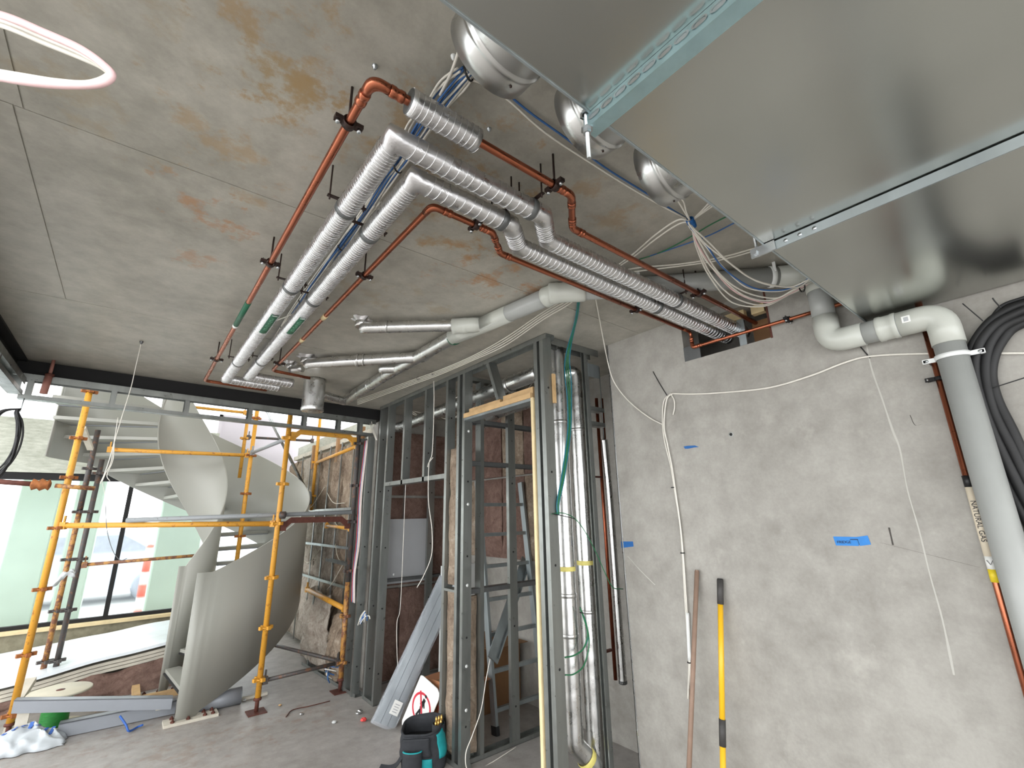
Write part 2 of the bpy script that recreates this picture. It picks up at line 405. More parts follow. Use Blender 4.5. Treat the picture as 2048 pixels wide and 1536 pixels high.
# light-well facade: plinth, window, lintel wall
FY = 8.65
struct(MB().box((-6, FY, 0), (2.16, FY+.3, .345)).build('wall_plinth', 'plinth_concrete'), 'stained concrete upstand below the big window', 'wall')
struct(MB().box((-6, FY-.05, .345), (2.16, FY+.3, .385)).build('trim_2', 'timber_pale'), 'pale sill strip under the window frame', 'sill')
struct(MB().box((-6, FY, 2.28), (.95, FY+.3, 2.98)).build('wall_far', 'facade_concrete'), 'pale board-marked concrete wall above the window', 'wall')
wf = MB()
wf.box((-6, FY+.05, .385), (2.16, FY+.12, .43)); wf.box((-6, FY+.03, 2.19), (2.16, FY+.12, 2.28))
mulls = (-4.1, -2.06, -.018, 2.02)
for x in mulls: wf.box((x-.027, FY+.04, .43), (x+.027, FY+.12, 2.19))
win = struct(wf.build('window_1', 'black_steel'), 'big shopfront window with black steel frame', 'window')
for a, b in zip((-6,)+mulls, mulls+(2.16,)):
    if b-a > .2: MB().box((a+.02, FY+.078, .43), (b-.02, FY+.084, 2.19)).build('pane', 'glass', win)
# unseen upper slab, added to cut the sky light on the stair
struct(MB().box((-6, 4.9, 4.3), (5.5, 9.0, 4.5)).box((2.4, 4.9, 2.83), (2.6, 5.3, 4.3)).build('shade_slab', 'facade_concrete'), 'unseen upper slab added to dim the stair well', 'ceiling')
# outside
struct(MB().box((-30, FY+.3, -.3), (30, 60, -.02)).build('ground_outside', 'pale_ground'), 'pale street paving beyond the window', 'ground')
for i, (pa, pb, lab) in enumerate(((20, 108, 'concrete column outside, coloured pale green as through glass, at the left picture edge'), (138, 196, 'concrete column outside, coloured pale green as through glass, behind the twin dark scaffold posts'), (318, 408, 'concrete column outside, coloured pale green as through glass, left of the spiral stair'))):
    a = at(pa, 1050, 'y', 9.6); b = at(pb, 1050, 'y', 9.6)
    mb = MB(); c = [(a.x, 9.6), (b.x, 9.6), (b.x, 9.95), (a.x, 9.95)]
    ch = .02
    poly = []
    for (x, y), (sx, sy) in zip(c, ((1, 1), (-1, 1), (-1, -1), (1, -1))):
        poly += [(x+sx*ch, y, -.02), (x, y+sy*ch, -.02)] if sx*sy < 0 else [(x, y+sy*ch, -.02), (x+sx*ch, y, -.02)]
    mb.prism(poly, (0, 0, 3.1)); mb.box((a.x-.02, 9.58, 2.9), (b.x+.02, 9.97, 3.1)); mb.box((a.x-.01, 9.59, -.02), (b.x+.01, 9.96, .1))
    tag(fixn(mb.build('concrete_column', 'glass_tint_concrete')), lab, 'column', 'columns outside the window')
tag(MB().box((.95, FY+.36, 2.3), (5.0, FY+.40, 3.35)).box((.95, FY+.33, 2.3), (1.0, FY+.36, 3.35)).box((2.9, FY+.33, 2.3), (2.95, FY+.36, 3.35)).box((.95, FY+.33, 3.3), (5, FY+.36, 3.35)).build('hoarding_sheet', 'lilac_board'), 'pale lilac hoarding sheet above the boundary wall', 'hoarding')
# red and white barrier posts and a parked car beyond the glass
def barrier(px, py, y, lab):
    p = at(px, py, 'y', y); t = thing('barrier_post', lab, 'barrier', 'red and white barrier posts')
    for i in range(6): MB().tube([(p.x, y, .0+i*.2), (p.x, y, .2+i*.2)], .075-.002*i, 12).build('band', 'orange_red' if i % 2 == 0 else 'sign_white', t)
    MB().lathe((p.x, y, -.02), (p.x, y, .05), [(0, 0), (.22, 0), (.2, .8), (.07, 1)], 16).build('base', 'orange_red', t)
    MB().lathe((p.x, y, 1.2), (p.x, y, 1.25), [(.07, 0), (.05, .8), (0, 1)], 12).build('cap', 'orange_red', t)
barrier(282, 1200, 10.6, 'red and white barrier post outside, beside the window mullion')
barrier(8, 1215, 10.6, 'red and white barrier post outside, at the left picture edge')
def car(cx, cy, lab):
    t = thing('parked_car', lab, 'car')
    prof = [(-2.1, .35), (-2.15, .7), (-1.9, .92), (-1.15, 1.0), (-.6, 1.42), (.75, 1.45), (1.45, 1.02), (2.05, .92), (2.15, .6), (2.1, .32), (1.7, .28), (-1.7, .28)]
    fixn(MB().prism([(cx+x, cy, z-.02) for x, z in prof], (0, 1.7, 0)).build('body', 'car_paint', t))
    for x in (-1.3, 1.3):
        for y in (cy-.02, cy+1.5): MB().lathe((cx+x, y, .3), (cx+x, y+.22, .3), [(0, 0), (.2, 0), (.31, .1), (.32, .9), (.2, 1), (0, 1)], 20).build('wheel', 'glare_grey', t)
    MB().add([(cx-1.05, cy-.005, 1.0), (cx-.58, cy-.005, 1.34), (cx+.7, cy-.005, 1.36), (cx+1.25, cy-.005, 1.02)], [(0, 3, 2, 1)]).build('side_window', 'glare_grey', t)
car(-.7, 13.5, 'silver-blue car parked outside behind the window')

# steel beams
def ibeam(a, b, z0, z1, wd, lab):
    a = V((a[0], a[1], 0)); b = V((b[0], b[1], 0)); t = (b-a).normalized(); n = V((-t.y, t.x, 0)); mb = MB(); tf = .014
    def sl(o0, o1, za, zb):
        c = [a+n*o0, b+n*o0, b+n*o1, a+n*o1]; mb.prism([V((p.x, p.y, za)) for p in c], (0, 0, zb-za))
    sl(0, wd, z0, z0+tf); sl(0, wd, z1-tf, z1); sl(wd/2-.006, wd/2+.006, z0+tf, z1-tf)
    return mb
t = thing('steel_beam', 'black painted steel beam along the far edge of the ceiling', 'beam')
fixn(ibeam((-.9, 4.79), (2.1, 4.945), 2.705, 2.818, .2, '').build('beam', 'black_steel', t))
mb = MB(); mb.prism([(-.9, 4.785, 2.70), (2.1, 4.94, 2.70), (2.1, 4.945, 2.70), (-.9, 4.79, 2.70)], (0, 0, .115)); fixn(mb.build('fascia_plate', 'black_steel', t))
for i in range(12):
    x = -.7+i*.235; y = 4.79+(x+.9)*.0517
    MB().lathe((x, y-.002, 2.79), (x, y+.004, 2.79), [(0, 0), (.008, .2), (.008, 1)], 8).build('bolt', 'zinc', t)
t = thing('steel_beam', 'black painted steel beam along the left edge of the ceiling', 'beam')
fixn(ibeam((-.76, -3.0), (-.76, 4.79), 2.66, 2.818, .12, '').build('beam', 'black_steel', t))
# header ladder frames of light steel
def channel(mb, a, b, w, h, up, th=.0016):
    # open C: web at +up side, flanges hanging down
    a = V(a); b = V(b); t = (b-a).normalized(); up = V(up); sd = t.cross(up).normalized(); u = up
    for (o0, o1, p0, p1) in ((-w/2, w/2, -th, 0), (-w/2, -w/2+th, -h, 0), (w/2-th, w/2, -h, 0)):
        vs = [p+sd*x+u*y for p in (a, b) for x, y in ((o0, p0), (o1, p0), (o1, p1), (o0, p1))]
        mb.add(vs, [(0, 1, 2, 3), (7, 6, 5, 4), (0, 4, 5, 1), (1, 5, 6, 2), (2, 6, 7, 3), (3, 7, 4, 0)])
    return mb
def ladder_frame(t, a, b, z0, z1, pos, mt='galv_stud'):
    a = V(a); b = V(b)
    fixn(channel(MB(), (a.x, a.y, z1), (b.x, b.y, z1), .075, .05, (0, 0, 1)).build('top_track', mt, t))
    fixn(channel(MB(), (a.x, a.y, z0), (b.x, b.y, z0), .075, .03, (0, 0, -1)).build('bottom_track', mt, t))
    d = (b-a).normalized()
    for f in pos:
        p = a.lerp(b, f)
        fixn(channel(MB(), (p.x, p.y, z0+.003), (p.x, p.y, z1-.003), .07, .035, tuple(d)).build('short_stud', mt, t))
t = thing('header_frame', 'long galvanised ladder frame hung below the far black beam', 'steel frame')
HA, HB = V((-.755, 4.752, 0)), V((2.02, 4.985, 0))
pos = []
for px in (65, 232, 380, 508, 620, 690, 735):
    q = at(px, 800, 'y', 4.85); pos.append(max(.01, min(.99, (q.x-HA.x)/(HB.x-HA.x))))
ladder_frame(t, HA, HB, 2.515, 2.70, pos)
t = thing('header_frame', 'galvanised ladder frame hung below the left black beam', 'steel frame')
ladder_frame(t, V((-.765, 1.5, 0)), V((-.765, 4.70, 0)), 2.535, 2.66, (.02, .25, .5, .75, .97))
# ================================================================ pipes on the ceiling
def clip(t, c, d, r, mt='dark_bracket', drop=.0, scr=True):
    """saddle clip round a pipe at c (axis d), ears out sideways, stud up to the slab"""
    c = V(c); d = V(d).normalized(); sd = d.cross(V((0, 0, 1)))
    if sd.length < .1: sd = d.cross(V((1, 0, 0)))
    sd.normalize(); u = sd.cross(d).normalized()
    mb = MB(); ring = [(math.cos(a)*(r+.004), math.sin(a)*(r+.004)) for a in [2*PI*i/16 for i in range(17)]]
    vs = []; n = len(ring)
    for (x, y) in ring:
        for k in (-.011, .011): vs.append(c+sd*x+u*y+d*k)
    for (x, y) in ring:
        for k in (-.011, .011): vs.append(c+sd*x*1.12+u*y*1.12+d*k)
    fs = []
    o = 2*n
    for i in range(n-1): fs += [(2*i, 2*i+2, 2*i+3, 2*i+1), (o+2*i, o+2*i+1, o+2*i+3, o+2*i+2), (2*i, o+2*i, o+2*i+2, 2*i+2), (2*i+1, 2*i+3, o+2*i+3, o+2*i+1)]
    mb.add(vs, fs, True)
    for s in (-1, 1): mb.bar(c+sd*(s*(r+.002)), c+sd*(s*(r+.026)), .02, .012, u)
    b = mb.build('clip', mt, t)
    for s in (-1, 1): MB().lathe(c+sd*(s*(r+.017))-u*.016, c+sd*(s*(r+.017))+u*.014, [(0, 0), (.006, 0), (.006, .3), (.003, .3), (.003, 1), (0, 1)], 8).build('clip_screw', 'zinc', b)
    return b
def rodup(t, c, r, top=None):
    c = V(c); MB().tube([c+V((0, 0, r)), (c.x, c.y, (top or CZ)-.0005)], .0038, 8).build('hanger_rod', 'dark_bracket', t)
def sleeve(t, a, b, r, mt='copper'):
    a = V(a); b = V(b)
    return MB().lathe(a, b, [(r, 0), (r*1.16, .04), (r*1.16, .34), (r*1.05, .4), (r*1.05, .6), (r*1.16, .66), (r*1.16, .96), (r, 1)], 14).build('fitting', mt, t)
ZC = 2.695; RC = .0125; KC = (ZC-1.65)/(2.762-1.65)
def Z(px, py, z=ZC): return at(px, py, 'z', z)
# outer copper line
CX = .325*KC; CY = .965*KC
t = thing('copper_pipe_run', 'outermost bare copper pipe bending round the ceiling with a short foil sleeve', 'copper pipe')
j1 = V((1.075*KC, CY, ZC)); j2 = V((1.225*KC, 1.105*KC, ZC))
pA0 = V((CX, 4.42, ZC)); pC = V((CX, CY, ZC))
path = [V((.80*KC, 4.50*KC, ZC)), V((CX, 4.46*KC, ZC)), pC, j1, j2, V((2.72, 1.105*KC, ZC))]
pth = fillet(path, .045, 6)
MB().tube(pth, RC, 12).build('pipe', 'copper', t)
for a, b in ((pC+V((0, .085, 0)), pC+V((0, .045, 0))), (pC+V((.045, 0, 0)), pC+V((.085, 0, 0)))): sleeve(t, a, b, RC*1.08)
MB().tube(fillet([pC+V((0, .05, 0)), pC, pC+V((.05, 0, 0))], .046, 8), RC*1.13, 12).build('elbow', 'copper', t)
for j, a, b in ((j1, V((-1, 0, 0)), (j2-j1).normalized()), (j2, (j1-j2).normalized(), V((1, 0, 0)))):
    MB().tube(fillet([j+a*.035, j, j+b*.035], .045, 6), RC*1.14, 12).build('elbow', 'copper', t)
    sleeve(t, j+a*.035, j+a*.062, RC*1.06); sleeve(t, j+b*.035, j+b*.062, RC*1.06)
for y in (1.14*KC, 2.12*KC, 3.78*KC): clip(t, (CX, y, ZC), (0, 1, 0), RC); rodup(t, (CX, y, ZC), RC)
for x, y in ((.99*KC, CY), (2.18*KC, 1.105*KC)): clip(t, (x, y, ZC), (1, 0, 0), RC); rodup(t, (x, y, ZC), RC)
g0 = V((CX, 2.62*KC, ZC)); g1 = V((CX, 3.0*KC, ZC))
MB().tube([g0, g1], RC*1.12, 14).build('pipe_marker', 'label_green', t)['label'] = 'green pipe marker sleeve'
MB().tube([g1, g1+V((0, .03, 0))], RC*1.12, 14).build('marker_end', 'sign_white', t)
# foil sleeve with wire wrap
def wrapped(t, path, r, name, turns_per_m=38, mt='foil', wire=True, wr=.0011, irregular=.35):
    P = sub(path, .02)
    rad = [1+.035*noise.noise(p*16) for p in P]
    o = MB().tube(P, r, 20, radii=rad).build(name, mt, t)
    if wire:
        L = 0; pts = []; acc = [0]
        for a, b in zip(P[:-1], P[1:]): acc.append(acc[-1]+(b-a).length)
        total = acc[-1]; n = int(total*turns_per_m*14); up = V((0, 0, 1)); i = 0
        ph = 0
        for k in range(n+1):
            s = total*k/n
            while i < len(acc)-2 and acc[i+1] < s: i += 1
            f = (s-acc[i])/max(1e-6, acc[i+1]-acc[i]); p = P[i].lerp(P[i+1], f); d = (P[i+1]-P[i]).normalized()
            sd = d.cross(up)
            if sd.length < .1: sd = d.cross(V((1, 0, 0)))
            sd.normalize(); u = sd.cross(d)
            ph += 2*PI/14*(1+irregular*noise.noise(V((s*9, r*50, 0))))
            rr = r*(1.025+.02*noise.noise(p*16))+wr*.6+.0012*noise.noise(V((ph, s*30, 2)))
            pts.append(p+sd*(math.cos(ph)*rr)+u*(math.sin(ph)*rr)+d*(.004*noise.noise(V((k*.13, r*90, 4)))))
        MB().tube(pts, wr, 4).build('wire_wrap', 'wire_wrap', o)
    return o
sv = V((.43*KC, CY, ZC)); wrapped(t, [sv, sv+V((.215, 0, 0))], .034, 'foil_sleeve', 55)
MB().lathe(sv+V((-.001, 0, 0)), sv+V((.002, 0, 0)), [(RC, 0), (.033, 0), (.033, 1)], 20).build('sleeve_end', 'galv_dark', t)
# inner copper line
IX, IY = .705*KC, 1.325*KC
t = thing('copper_pipe_run', 'innermost bare copper pipe bending round the ceiling beside the foil drains', 'copper pipe')
q1 = V((.985*KC, IY, ZC)); q2 = V((1.105*KC, 1.43*KC, ZC))
p = V((IX, IY, ZC)); e0 = Z(548, 740); 
endp = V((2.40, 1.43*KC, ZC))
MB().tube(fillet([V((1.0*KC, 3.89*KC, ZC)), V((IX, 3.84*KC, ZC)), p, q1, q2, endp], .04, 6), RC*.92, 12).build('pipe', 'copper', t)
MB().tube(fillet([p+V((0, .05, 0)), p, p+V((.05, 0, 0))], .042, 8), RC*1.06, 12).build('elbow', 'copper', t)
sleeve(t, p+V((.045, 0, 0)), p+V((.08, 0, 0)), RC)
for j, a, b in ((q1, V((-1, 0, 0)), (q2-q1).normalized()), (q2, (q1-q2).normalized(), V((1, 0, 0)))):
    MB().tube(fillet([j+a*.03, j, j+b*.03], .04, 6), RC*1.08, 12).build('elbow', 'copper', t)
    sleeve(t, j+a*.03, j+a*.055, RC); sleeve(t, j+b*.03, j+b*.055, RC)
for y in (1.98*KC, 3.62*KC): clip(t, (IX, y, ZC), (0, 1, 0), RC*.92); rodup(t, (IX, y, ZC), RC)
clip(t, (.9*KC, IY, ZC), (1, 0, 0), RC*.92); rodup(t, (.9*KC, IY, ZC), RC)
clip(t, (2.08*KC, 1.43*KC, ZC), (1, 0, 0), RC*.92); rodup(t, (2.08*KC, 1.43*KC, ZC), RC)
for y in (2.55*KC, 3.0*KC): MB().tube([(IX, y, ZC), (IX, y+.05, ZC)], RC*1.1, 12).build('tape_band', 'timber_pale', t)
# copper along the right wall, from the opening to behind the grey pipe
GX = 2.49
t = thing('copper_pipe_run', 'thin copper pipe along the top of the concrete wall below the pipe opening', 'copper pipe')
a = at(1379, 697, 'x', GX); b = at(1640, 630, 'x', GX)
zz = a.z
ay_ = 1.43*KC; a = V((a.x, ay_, a.z))
MB().tube(fillet([V((2.36, a.y, ZC)), V((GX, a.y, ZC)), V((GX, a.y, zz)), V((GX, .30, zz-.012)), ], .03, 6), .0095, 12).build('pipe', 'copper', t)
MB().tube(fillet([V((GX, a.y, zz+.035)), V((GX, a.y, zz)), V((GX, a.y-.035, zz))], .026, 8), .0115, 12).build('elbow', 'copper', t)
sleeve(t, V((GX, a.y-.035, zz)), V((GX, a.y-.06, zz)), .0105); sleeve(t, V((GX, a.y, zz+.035)), V((GX, a.y, zz+.06)), .0105)
cl = at(1577, 645, 'x', GX); clip(t, (GX, cl.y, zz-.006), (0, 1, 0), .0095, 'black_steel')

# insulated pipes
ZI = 2.672; KI = (ZI-1.65)/(2.752-1.65); RI = .0345
def wire(o, a, b, tpm, wr=.0011, irr=.35):
    a = V(a); b = V(b); d = (b-a).normalized(); L = (b-a).length; n = int(L*tpm*14); sd = d.cross(V((0, 0, 1))).normalized(); u = sd.cross(d); ph = 0; pts = []
    for k in range(n+1):
        s = L*k/n; ph += 2*PI/14*(1+irr*noise.noise(V((s*9, a.x*5, 0)))); rr = RI*1.03+wr*.6+.0012*noise.noise(V((ph, s*30, 2)))
        pts.append(a+d*(s+.004*noise.noise(V((k*.13, a.y*9, 4))))+sd*(math.cos(ph)*rr)+u*(math.sin(ph)*rr))
    MB().tube(pts, wr, 4).build('wire_wrap', 'wire_wrap', o)
def insulated(lab, X0, Y0, k1, k2, endx, yfar, lx, clipsA, clipsB):
    t = thing('insulated_pipe', lab, 'insulated pipe', 'foil wrapped pipe pair')
    q = [V((lx*KI, (yfar+.03)*KI, ZI)), V((X0*KI, yfar*KI, ZI)), V((X0*KI, Y0*KI, ZI)), V((k1[0]*KI, k1[1]*KI, ZI)), V((k2[0]*KI, k2[1]*KI, ZI)), V((endx, k2[1]*KI, ZI))]
    o = MB().mtube(sub(q, .012), RI, 20, .045).build('foil_jacket', 'foil', t)
    for i, tpm in enumerate((40, 70, 32, 70, 40)):
        d = (q[i+1]-q[i]).normalized(); m_ = RI*.7; wire(o, q[i]+d*(m_ if i else 0), q[i+1]-d*m_, tpm, .0009 if i in (1, 3) else .0012, .2 if i == 1 else .4)
    for (c, d) in [(V((X0*KI, y*KI, ZI)), V((0, 1, 0))) for y in clipsA]+[(V((x*KI, y*KI, ZI)), V((1, 0, 0))) for x, y in clipsB]:
        sd = d.cross(V((0, 0, 1))); b = MB().lathe(c-d*.012, c+d*.012, [(RI*1.03, 0), (RI*1.1, .1), (RI*1.1, .9), (RI*1.03, 1)], 20).build('saddle_band', 'galv_dark', t)
        for s in (-1, 1):
            e = c+sd*(s*(RI+.024))+V((0, 0, .026)); MB().bar(c+sd*(s*.02)+V((0, 0, .026)), e+sd*(s*.008), .014, .004).tube([e-V((0, 0, .014)), V((e.x, e.y, CZ-.0005))], .003, 8).build('saddle_ear', 'dark_bracket', b)
    return t
t1 = insulated('upper of the two foil wrapped pipes, outer side of the bend', .455, 1.105, (1.06, 1.105), (1.185, 1.215), 2.72, 4.26, .86, (1.52, 2.28, 3.72), ((1.0, 1.105), (2.14, 1.215)))
t2 = insulated('lower of the two foil wrapped pipes, inner side of the bend', .585, 1.225, (1.0, 1.225), (1.12, 1.325), 2.72, 4.07, .92, (1.62, 2.36, 3.6), ((.955, 1.225), (2.12, 1.325)))
def pipe_label(t, x, y0, y1, zc, r, ang0, ang1, mt='label_green'):
    def f(u, v):
        an = ang0+(ang1-ang0)*u; return V((x+math.sin(an)*r, y0+(y1-y0)*v, zc-math.cos(an)*r))
    o = MB().grid(f, 8, 1).build('pipe_label', mt, t)
    am = (ang0+ang1)/2; n = V((math.sin(am), 0, -math.cos(am))); sd = n.cross(V((0, 1, 0))); mb = MB(); L = y1-y0
    for i in range(9):                                              # rows of strokes too small to read
        c = V((x, y0+L*(.18+.075*i), zc))+n*(r+.0008); hh = .0055+.0016*((i*7) % 3)
        mb.bar(c-sd*hh, c+sd*hh, .004, .0008, n)
        if i % 2: mb.bar(c+V((0, -.004, 0))-sd*hh, c+V((0, .012, 0))-sd*hh, .003, .0008, n)
    mb.build('label_lettering', 'label_green_pale', o)
    MB().bar(V((x, y0+.01, zc))+n*(r+.0008)-sd*.012, V((x, y0+.01, zc))+n*(r+.0008)+sd*.012, .006, .0008, n).build('label_edge', 'sign_white', o)
    return o
pipe_label(t1, .455*KI, 2.6*KI, 2.92*KI, ZI, RI*1.075, -.45, .55)
pipe_label(t2, .585*KI, 2.55*KI, 2.84*KI, ZI, RI*1.075, -.4, .5)

# ================================================================ grey waste pipe
RP = .049
def pvc_run(t, pts, r, mt='pvc', nm='pipe', rad=.075): return MB().tube(fillet(pts, rad, 8), r, 24).build(nm, mt, t)
def socket(t, a, b, r=RP, mt='pvc_fitting', nm='coupling'):
    return MB().lathe(a, b, [(r, 0), (r*1.10, .02), (r*1.14, .05), (r*1.14, .25), (r*1.09, .3), (r*1.09, .7), (r*1.14, .75), (r*1.14, .95), (r*1.10, .98), (r, 1)], 28).build(nm, mt, t)
t = thing('waste_pipe', 'grey plastic waste pipe running along the ceiling and down the concrete wall', 'waste pipe')
zp = 2.766
PX = 2.455; PY0 = .645; PY1 = .25; zl = 2.405
pc = at(1112, 586, 'z', zp); pe = at(1545, 548, 'z', zp); pj = at(965, 650, 'z', zp)
corner = V((PX, PY0, zp))
dd = (corner-pc); 
pvc_run(t, [pj, pc], RP); socket(t, pc.lerp(pj, .13), pc.lerp(pj, -.02), RP, 'pvc_fitting'); 
pvc_run(t, [pc, pc.lerp(corner, .97)], RP); socket(t, pc.lerp(corner, -.03), pc.lerp(corner, .12))
pvc_run(t, [pc.lerp(corner, .86), corner, corner-V((0, 0, .1))], RP*1.06, 'pvc_fitting', 'elbow', .06)
pvc_run(t, [corner-V((0, 0, .06)), V((PX, PY0, zl+.1))], RP)
pvc_run(t, [V((PX, PY0, zl+.13)), V((PX, PY0, zl)), V((PX, PY0-.135, zl))], RP*1.08, 'pvc_fitting', 'elbow', .085)
pvc_run(t, [V((PX, PY0-.12, zl)), V((PX, PY1+.1, zl))], RP, 'pvc', 'pipe')
socket(t, V((PX, PY0-.185, zl)), V((PX, PY0-.26, zl)))
pvc_run(t, [V((PX, PY1+.135, zl)), V((PX, PY1, zl)), V((PX, PY1, zl-.13))], RP*1.08, 'pvc_fitting', 'elbow', .085)
MB().lathe((PX, PY1+.136, zl), (PX, PY1+.142, zl), [(RP*1.08, 0), (RP*1.1, .5), (RP, 1)], 28).build('seal_ring', 'cable_blue', t)
pvc_run(t, [V((PX, PY1, zl-.12)), V((PX, PY1, .0005))], RP)
lp = V((PX-RP*1.085, PY1+.1, zl)); MB().box((lp.x-.0006, lp.y-.014, lp.z-.014), (lp.x+.003, lp.y+.014, lp.z+.014)).build('sticker', 'sign_white', t)
MB().box((lp.x-.0012, lp.y-.008, lp.z-.009), (lp.x, lp.y+.008, lp.z+.009)).build('sticker_print', 'plasterboard', t)
# white strap
s = MB(); zs = at(1910, 712, 'x', PX).z; pr = []
for i in range(17):
    an = -PI/2-PI*i/16; pr.append((math.cos(an), math.sin(an)))
vs = []
for (cx_, cy_) in [(math.cos(PI/2+PI*i/16), math.sin(PI/2+PI*i/16)) for i in range(17)]:
    for rr in (RP*1.02, RP*1.1):
        for dz in (-.009, .009): vs.append((PX+cx_*rr, PY1+cy_*rr, zs+dz))
fs = []
for i in range(16):
    a, b = 4*i, 4*i+4; fs += [(a, a+1, b+1, b), (a+2, b+2, b+3, a+3), (a, b, b+2, a+2), (a+1, a+3, b+3, b+1)]
s.add(vs, fs, True)
for sg in (-1, 1): s.box((PX+.0, PY1+sg*(RP+.022)-.022, zs-.009), (PX+.004, PY1+sg*(RP+.022)+.022, zs+.009)); s.box((PX, PY1+sg*(RP+.035)-.006, zs-.006), (WX, PY1+sg*(RP+.035)+.006, zs+.006))
st_ = s.build('pipe_strap', 'white_plastic', t)
for sg in (-1, 1): MB().lathe((PX-.003, PY1+sg*(RP+.03), zs), (PX+.001, PY1+sg*(RP+.03), zs), [(0, 0), (.006, .1), (.006, 1)], 8).build('strap_screw', 'zinc', st_)
# ceiling hanger bands
for f in (.33, .84):
    c = pc.lerp(corner, f); d = (corner-pc).normalized()
    b = MB().lathe(c-d*.012, c+d*.012, [(RP*1.02, 0), (RP*1.1, .1), (RP*1.1, .9), (RP*1.02, 1)], 24).build('hanger_band', 'white_plastic', t)
    sd = d.cross(V((0, 0, 1)))
    MB().bar(c+sd*RP*1.05, c+sd*RP*1.05+V((0, 0, CZ-c.z-.0005)), .014, .006).build('hanger_lug', 'white_plastic', b)
# ================================================================ foil wrapped drains
RF = .038
def foilpipe(t, pts, r, nm='foil_pipe', rad=.05): 
    P = sub(fillet(pts, rad, 5), .03); return MB().tube(P, r, 18, radii=[1+.05*noise.noise(p*13) for p in P]).build(nm, 'foil_smooth', t)
def collar(t, a, b, r, mt='foil_smooth', nm='foil_tape'): return MB().lathe(a, b, [(r, 0), (r*1.06, .15), (r*1.05, .85), (r, 1)], 18).build(nm, mt, t)
t = thing('foil_drain', 'foil wrapped branching drain pipes below the ceiling slab, feeding the grey waste pipe', 'drain pipe')
zf = 2.762
def F(px, py, z=zf): return at(px, py, 'z', z)
J = pj
main0 = F(692, 800)
foilpipe(t, [main0, F(775, 748), F(850, 706), J.lerp(F(905, 674), .9)], .047)
collar(t, F(738, 771), F(742, 769), .049); collar(t, F(905, 676), F(912, 672), .049, 'label_green')
dr = (J-F(850, 706)).normalized()
# plastic wye
pvc_run(t, [F(905, 674), J, pc.lerp(J, .6)], .051, 'pvc_fitting', 'wye_body', .02); pvc_run(t, [F(905, 652), F(945, 650), J], .046, 'pvc_fitting', 'wye_branch', .03)
socket(t, F(905, 653), F(935, 651), .043)
# upper branch
b0 = F(722, 655); foilpipe(t, [b0, F(908, 651)], .036); foilpipe(t, [V((b0.x, b0.y, CZ-.0005)), V((b0.x, b0.y, zf+.002))], .036, 'foil_stub'); collar(t, F(772, 653), F(776, 653), .038)
# middle branch
b1 = F(612, 727); foilpipe(t, [b1, F(700, 722), F(845, 714), F(862, 700)], .042); foilpipe(t, [V((b1.x, b1.y, CZ-.0005)), V((b1.x, b1.y, zf))], .042, 'foil_stub'); collar(t, F(712, 721), F(718, 721), .045); collar(t, F(726, 720), F(729, 720), .045)
b2 = F(580, 738); foilpipe(t, [b2, F(606, 737)], .028); foilpipe(t, [V((b2.x, b2.y, CZ-.0005)), V((b2.x, b2.y, zf))], .028, 'foil_stub')
# tee and box drop
foilpipe(t, [F(760, 737), F(800, 736), F(838, 716)], .04, 'foil_tee', .04)
bx = F(628, 785, 2.70); foilpipe(t, [V((bx.x, bx.y, CZ-.0005)), V((bx.x, bx.y, 2.60)), V((bx.x, bx.y, 2.535))], .09, 'foil_trap')
MB().lathe((bx.x, bx.y, 2.53), (bx.x, bx.y, 2.56), [(0, 0), (.085, 0), (.093, .3), (.093, 1)], 20).build('trap_cap', 'foil_smooth', t)
foilpipe(t, [V((bx.x, bx.y, zf-.06)), main0+V((0, 0, -.02)), main0.lerp(F(775, 748), .12)], .04, 'foil_link', .03)
# ragged foil where stubs meet the slab
for (q, rr) in ((b0, .036), (b1, .042), (b2, .028)):
    def fr(u, v, q=q, rr=rr):
        an = 2*PI*u; r_ = rr*(1+.6*v*(1+.5*math.sin(an*5+q.x*9))); return V((q.x+math.cos(an)*r_, q.y+math.sin(an)*r_, CZ-.02+.019*v-.006*math.sin(an*7)*v*(1-v)*2))
    MB().grid(fr, 40, 3).build('foil_skirt', 'foil', t)
# ================================================================ ductwork
DZ = 2.472; DY = .5
t = thing('air_duct', 'large galvanised sheet metal duct box with three round outlets', 'air duct')
for (x0, x1, nm) in ((-.3, 1.485, 'duct_section'), (1.489, 2.512, 'duct_section')):
    mb = MB(); th = .0015
    x0_, x1_ = x0, x1
    mb.box((x0, -1.6, DZ), (x1, DY, DZ+th)); mb.box((x0, DY-th, DZ+th), (x1, DY, 2.81)); mb.box((x0, -1.6, 2.808), (x1, DY, 2.81))
    mb.box((x0, -1.6, DZ+th), (x0+th, DY-th, 2.808)); mb.box((x1-th, -1.6, DZ+th), (x1, DY-th, 2.808)); mb.box((x0, -1.6, DZ+th), (x1, -1.6+th, 2.808))
    d = mb.build(nm, 'duct_steel', t)
    # folded seam along the lower front edge
    MB().box((x0, DY, DZ-.003), (x1, DY+.004, DZ+.016)).build('seam', 'galv', d)
